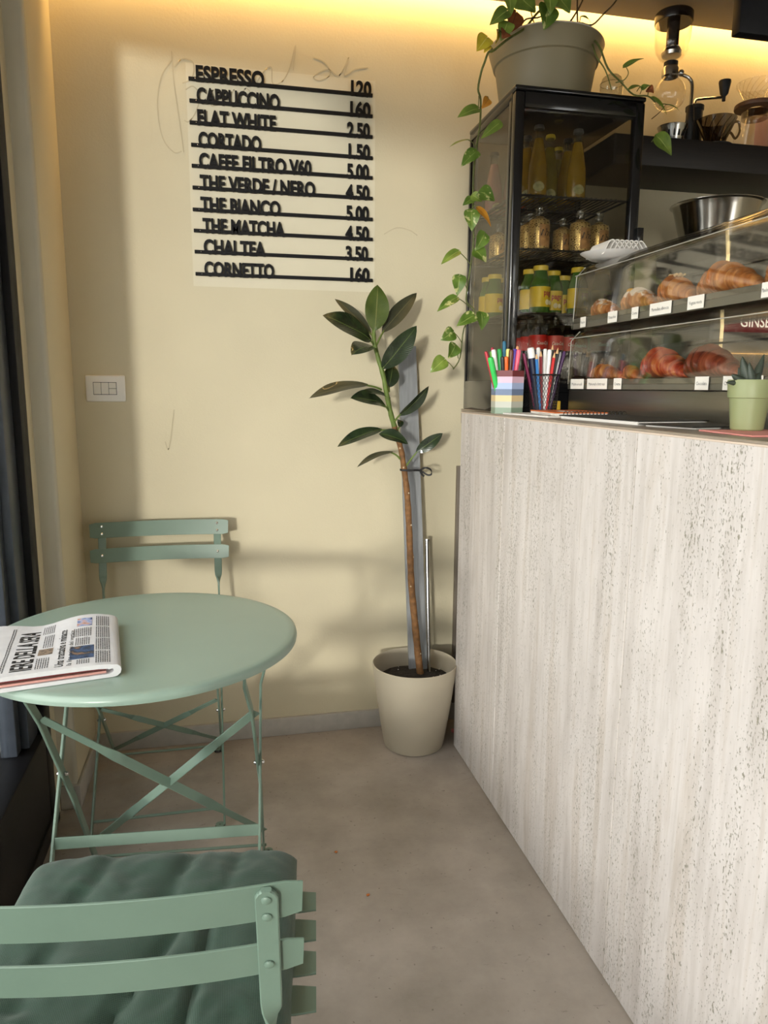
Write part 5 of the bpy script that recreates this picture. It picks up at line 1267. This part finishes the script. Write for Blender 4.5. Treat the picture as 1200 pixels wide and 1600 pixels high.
# ================================================================== ON THE COUNTER
# hexagonal striped pen holder
HC = V((0.812, 2.024, CTOP))
hp = thing('pen_holder', 'hexagonal pen holder in seven pastel stripes at the counter corner', 'pen holder', HC)
cols = [lin(140, 160, 140), lin(190, 192, 180), lin(222, 200, 152), lin(110, 128, 160), lin(170, 188, 226), lin(222, 186, 206), lin(116, 44, 48)]
nmz = ['sage', 'stone', 'sand', 'slate', 'sky', 'pink', 'wine']
HH = 0.123; hr = 0.048
for k in range(7):
    b = new(); z0, z1 = HH * k / 7, HH * (k + 1) / 7
    ring = lambda r, z: [HC + V((r * math.cos(PI / 3 * i + 0.42), r * math.sin(PI / 3 * i + 0.42), z)) for i in range(6)]
    rs = lambda z: hr * (0.985 + 0.02 * (z / HH))
    if k == 0: prism(b, ring(hr * 0.98, 0), V((0, 0, HH / 7)))
    else:
        A, B_, C_, D_ = ring(rs(z0), z0), ring(rs(z1), z1), ring(rs(z1) - 0.004, z1), ring(rs(z0) - 0.004, z0)
        R4 = [[b.verts.new(p) for p in q] for q in (A, B_, C_, D_)]
        for m1, m2 in ((0, 1), (1, 2), (2, 3), (3, 0)):
            for i in range(6): b.faces.new((R4[m1][i], R4[m1][(i + 1) % 6], R4[m2][(i + 1) % 6], R4[m2][i]))
    obj('stripe', b, mat('pastel_' + nmz[k], cols[k], 0.35, var=0.02), hp, sharp=20)
# mesh pencil cup
MC = V((0.926, 2.022, CTOP))
mc = thing('pencil_cup', 'black wire mesh pencil cup beside the striped pen holder', 'pen holder', MC)
MH = 0.112; mr0, mr1 = 0.038, 0.046
b = new(); tube(b, [MC + V((mr1 * math.cos(a * PI / 16), mr1 * math.sin(a * PI / 16), MH)) for a in range(32)], 0.0024, 6, closed=True); obj('rim', b, M_wire, mc)
b = new(); lathe(b, [(0, 0), (mr0 + 0.001, 0), (mr0 + 0.001, 0.006), (0, 0.003)], MC, 32); obj('base', b, M_wire, mc)
b = new(); nst = 34
for dirn in (-1, 1):
    for k in range(nst):
        a0 = 2 * PI * k / nst
        tube(b, [MC + V(((mr0 + (mr1 - mr0) * s) * math.cos(a0 + dirn * s * 1.3), (mr0 + (mr1 - mr0) * s) * math.sin(a0 + dirn * s * 1.3), 0.003 + (MH - 0.003) * s)) for s in [i / 7 for i in range(8)]], 0.0007, 3, cap=False)
obj('mesh_wall', b, M_wire, mc)
def pen(px_top, py_top, C_, Y, r, cbody, ccap, label, kind='marker', floor_r=0.02, capl=0.045):
    T = aty(px_top, py_top, Y); r *= 1.12
    d0 = V((T.x - C_.x, T.y - C_.y, 0)); B = C_ + d0 * 0.35 * (-1 if kind == 'x' else 1); B.z = CTOP + 0.012
    Bc = V((B.x - C_.x, B.y - C_.y)); lim = floor_r
    if Bc.length > lim: Bc = Bc.normalized() * lim; B.x, B.y = C_.x + Bc.x, C_.y + Bc.y
    ax = (T - B).normalized()
    nm = {'marker': 'marker_pen', 'pencil': 'pencil', 'pen': 'ballpoint_pen'}[kind]
    o = thing(nm, label, 'pencil' if kind == 'pencil' else 'pen', B, 'pens and pencils in the two holders')
    mb = mat('pen_' + nm + '_%d_%d_%d' % cbody, lin(*cbody), 0.35, var=0.02); mcx = mat('pen_' + nm + '_%d_%d_%d' % ccap, lin(*ccap), 0.35, var=0.02)
    if kind == 'pencil':
        b = new(); tube(b, [B, T - ax * 0.018], r, 6); obj('shaft', b, mb, o, sharp=20)
        b = new(); tube(b, [T - ax * 0.018, T - ax * 0.004], [r, r * 0.3], 8); obj('sharpened_wood', b, mat('pencil_wood', lin(216, 176, 128), 0.7, var=0.1), o)
        b = new(); tube(b, [T - ax * 0.004, T], [r * 0.3, 0.0003], 8); obj('lead', b, mcx, o)
    else:
        b = new(); tube(b, [B, T - ax * capl], r * 0.94, 12); obj('barrel', b, mb, o)
        b = new(); tube(b, [T - ax * capl, T - ax * 0.006, T - ax * 0.0015, T], [r, r * 0.98, r * 0.85, r * 0.5], 12); cpp = obj('cap', b, mcx, o)
        side = V((0, -1, 0)); side = (side - ax * side.dot(ax)).normalized()
        b = new(); bar(b, [T - ax * 0.006 + side * (r + 0.0012), T - ax * (capl - 0.006) + side * (r + 0.0016)], ax.cross(side), r * 0.6, 0.0016); obj('clip', b, mcx, cpp)
W_ = (238, 238, 236)
for a in (((759, 549), 2.03, 0.0045, (176, 36, 50), (186, 40, 58), 'thin red pen leaning out of the left corner of the striped holder', 'pen'), ((767, 549), 2.05, 0.004, (110, 180, 60), (110, 180, 60), 'olive green pen behind the bright green marker', 'pen'),
          ((766, 558), 2.00, 0.0075, (62, 204, 96), (62, 204, 96), 'short fat bright green marker at the front of the striped holder', 'marker'), ((771, 546), 2.012, 0.0062, W_, W_, 'white felt pen standing in the striped holder', 'marker'),
          ((769, 543), 2.055, 0.004, (186, 36, 70), (186, 36, 70), 'crimson pen tip behind the white felt pen', 'pen'), ((780, 545), 2.03, 0.0062, (30, 170, 80), (40, 176, 84), 'tall deep green marker in the middle of the striped holder', 'marker'), ((788, 533), 2.055, 0.005, (38, 108, 140), (38, 108, 140), 'tallest teal pen at the back of the striped holder', 'pen'),
          ((785, 557), 1.998, 0.0055, (30, 30, 32), (34, 34, 36), 'black capped pen at the front of the striped holder', 'marker'), ((791, 557), 1.996, 0.0058, (240, 110, 30), (244, 112, 30), 'short orange marker at the front of the striped holder', 'marker'), ((794, 545), 2.03, 0.0058, (232, 224, 130), (238, 228, 136), 'pale yellow marker in the striped holder', 'marker'),
          ((799, 546), 2.015, 0.0062, (96, 52, 30), (100, 56, 34), 'brown marker in the striped holder', 'marker'), ((805, 545), 2.022, 0.0055, (86, 60, 170), (92, 66, 178), 'purple marker in the striped holder', 'marker'), ((811, 546), 2.008, 0.0062, (230, 90, 120), (236, 96, 126), 'coral pink marker at the right corner of the striped holder', 'marker'), ((809, 541), 2.045, 0.0042, (232, 168, 120), (232, 168, 120), 'peach pen behind the coral pink marker', 'pen')):
    (p, Y, r, cb_, cc_, lab, kd) = a; pen(p[0], p[1], HC, Y, r, cb_, cc_, lab, kd)
for a in (((829, 543), 2.01, 0.0095, (28, 34, 60), W_, 'fat navy marker with a big white cap in the mesh cup', 'marker', 0.026), ((838, 551), 1.992, 0.0040, (60, 130, 200), (40, 100, 180), 'blue pencil at the front of the mesh cup', 'pencil', 0), ((845, 547), 2.0, 0.0042, (140, 40, 48), (110, 30, 36), 'maroon pencil in the mesh cup', 'pencil', 0),
          ((852, 545), 2.02, 0.0052, W_, W_, 'first white felt pen from the left in the mesh cup', 'marker', 0.05), ((859, 546), 2.005, 0.0058, W_, W_, 'second white felt pen from the left in the mesh cup', 'marker', 0.05), ((841, 543), 2.045, 0.0055, W_, W_, 'white felt pen behind the blue pencil in the mesh cup', 'marker', 0.05),
          ((867, 549), 1.994, 0.0040, (206, 44, 44), (170, 30, 30), 'bright red pencil in the mesh cup', 'pencil', 0), ((864, 537), 2.03, 0.0036, (60, 50, 50), (30, 24, 22), 'tall dark pencil with bare wood tip in the mesh cup', 'pencil', 0), ((872, 543), 2.0, 0.0044, (28, 28, 32), (226, 178, 120), 'black coloured pencil leaning right in the mesh cup', 'pencil', 0),
          ((876, 550), 2.005, 0.0030, (180, 180, 182), (150, 150, 152), 'thin grey pen leaning right in the mesh cup', 'pen', 0.03), ((882, 549), 2.02, 0.0045, (74, 40, 88), (80, 44, 96), 'dark purple pen at the right of the mesh cup', 'pen', 0.03), ((818, 552), 2.02, 0.0042, (120, 24, 70), (126, 30, 76), 'plum pen at the left of the mesh cup', 'pen', 0.03)):
    (p, Y, r, cb_, cc_, lab, kd, cl) = a; pen(p[0], p[1], MC, Y, r, cb_, cc_, lab, kd, 0.026, max(cl, 0.03))
yb_ = aty(868, 640, 2.05)
b = new(); box(b, (yb_.x + 0.0, 2.05, CTOP), (yb_.x + 0.016, 2.075, CTOP + 0.036), 0.002); tag(obj('yellow_box', b, mat('yellow_card', lin(226, 186, 60), 0.5, var=0.08)), 'tiny yellow box between the mesh cup and the pastry case', 'box')

# papers, orange book, spiral notebook, small plant
def sheet(cx_, cy_, w, l, z0, z1, rot, m, bevel=0.0008, parent=None, name=None):
    bm = new(); M_ = Matrix.Translation((cx_, cy_, 0)) @ Matrix.Rotation(rot, 4, 'Z')
    box(bm, (-w / 2, -l / 2, z0), (w / 2, l / 2, z1), bevel, 1, M_)
    return bm
b = sheet(0.862, 1.845, 0.150, 0.245, CTOP, CTOP + 0.0045, 0.10, M_paper); tag(obj('leaflet', b, M_paper), 'white printed leaflets lying flat in front of the pen holders', 'leaflet')
ob = thing('orange_booklet', 'orange-covered booklet lying on the white leaflets', 'booklet', (0.905, 1.82, CTOP + 0.0046))
b = sheet(0.905, 1.82, 0.140, 0.21, CTOP + 0.0046, CTOP + 0.0105, -0.12, M_paper); obj('pages', b, M_paper, ob)
b = sheet(0.905, 1.82, 0.142, 0.212, CTOP + 0.0106, CTOP + 0.0135, -0.12, M_orange); obj('cover', b, M_orange, ob)
b = new()
for f in ((0, 0.0, 0.013), (1, 0.03, 0.019)): pass
cg = [V((0.815, 1.76, CTOP + 0.0050)), V((0.87, 1.72, CTOP + 0.0138)), V((0.875, 1.80, CTOP + 0.0142)), V((0.825, 1.845, CTOP + 0.0052))]
prism(b, cg, V((0, 0, 0.0012))); tag(obj('folded_sheet', b, M_paper), 'small folded white sheet resting over the orange booklet corner', 'paper')
sb = thing('spiral_notebook', 'black spiral-bound notebook lying flat before the pastry case', 'notebook', (0.895, 1.50, CTOP))
b = sheet(0.895, 1.50, 0.165, 0.32, CTOP + 0.0005, CTOP + 0.0075, 0.04, M_paper); obj('pages', b, M_paper, sb)
b = sheet(0.895, 1.50, 0.170, 0.325, CTOP + 0.0076, CTOP + 0.0100, 0.05, M_black); obj('cover', b, mat('matte_black_cover', (0.02, 0.019, 0.018, 1), 0.5, var=0.1), sb)
b = new()
for k in range(17):
    y = 1.655; x = 0.818 + 0.158 * k / 16
    tube(b, [V((x, y + 0.011 * math.cos(a * PI / 7), CTOP + 0.0095 + 0.0085 * math.sin(a * PI / 7))) for a in range(14)], 0.0009, 5, closed=True)
obj('spiral_wire', b, M_wire, sb)
b = sheet(0.905, 1.265, 0.15, 0.12, CTOP + 0.0003, CTOP + 0.0035, 0.25, M_paper); tag(obj('loose_sheets', b, M_paper), 'loose white sheets between the black notebook and the green pot', 'paper')
b = sheet(0.905, 1.262, 0.17, 0.14, CTOP + 0.0037, CTOP + 0.0060, 0.18, M_black); tag(obj('black_folder', b, MATS['matte_black_cover']), 'thin black folder lying on the loose white sheets', 'folder')
b = sheet(0.895, 1.06, 0.16, 0.16, CTOP + 0.0003, CTOP + 0.0030, -0.12, M_pinkp); tag(obj('pink_leaflet', b, mat('salmon_paper', lin(226, 150, 142), 0.7, var=0.06)), 'salmon pink leaflet lying under the small green pot', 'leaflet')
gp = V((0.903, 1.124, CTOP + 0.0031))
hw = thing('potted_succulent', 'small spiky succulent in a light green plastic pot on the counter', 'plant', gp)
b = new(); lathe(b, [(0, 0), (0.0250, 0), (0.0272, 0.002), (0.0322, 0.0555), (0.0352, 0.0565), (0.0372, 0.086), (0.0365, 0.0875), (0.0345, 0.087), (0.029, 0.06), (0.0, 0.06)], gp, 40); obj('pot', b, mat('apple_green_plastic', lin(140, 147, 104), 0.45, var=0.02), hw)
b = new(); lathe(b, [(0, 0.080), (0.031, 0.078), (0.030, 0.065), (0, 0.065)], gp, 24); obj('soil', b, M_soil, hw)
def succ(name):
    m = bpy.data.materials.new(name); m.use_nodes = True; n = m.node_tree.nodes; L = m.node_tree.links.new
    tc = n.new('ShaderNodeTexCoord'); w = n.new('ShaderNodeTexWave'); w.bands_direction = 'Z'; w.inputs['Scale'].default_value = 130; w.inputs['Distortion'].default_value = 1.5; L(tc.outputs['Object'], w.inputs[0])
    r = n.new('ShaderNodeValToRGB'); r.color_ramp.elements[0].position = 0.72; r.color_ramp.elements[0].color = lin(34, 44, 34); r.color_ramp.elements[1].position = 0.97; r.color_ramp.elements[1].color = lin(92, 102, 88)
    L(w.outputs['Fac'], r.inputs[0]); L(r.outputs[0], n['Principled BSDF'].inputs['Base Color']); n['Principled BSDF'].inputs['Roughness'].default_value = 0.5
    return m
M_suc = succ('banded_succulent_leaf')
for (x, y, d, r) in ((1160, 557, -0.002, 0.0075), (1194, 553, 0.004, 0.006), (1171, 566, -0.010, 0.006), (1143, 585, -0.006, 0.006), (1187, 582, -0.008, 0.006), (1134, 598, -0.004, 0.004), (1197, 599, -0.003, 0.004), (1168, 570, 0.012, 0.005), (1154, 574, 0.010, 0.005)):
    T = aty(x, y, gp.y + d); C_ = gp + V(((T.x - gp.x) * 0.28, d * 0.8, 0.078)); mid = C_.lerp(T, 0.5) + V(((T.x - gp.x) * 0.12, 0, 0.004))
    pts = bez(C_, mid, T, 9); b = new(); tube(b, pts, [r * 1.3 * q for q in (0.85, 1.0, 1.05, 1.0, 0.92, 0.8, 0.65, 0.48, 0.28, 0.05)], 8); obj('leaf', b, M_suc, hw, sharp=80)
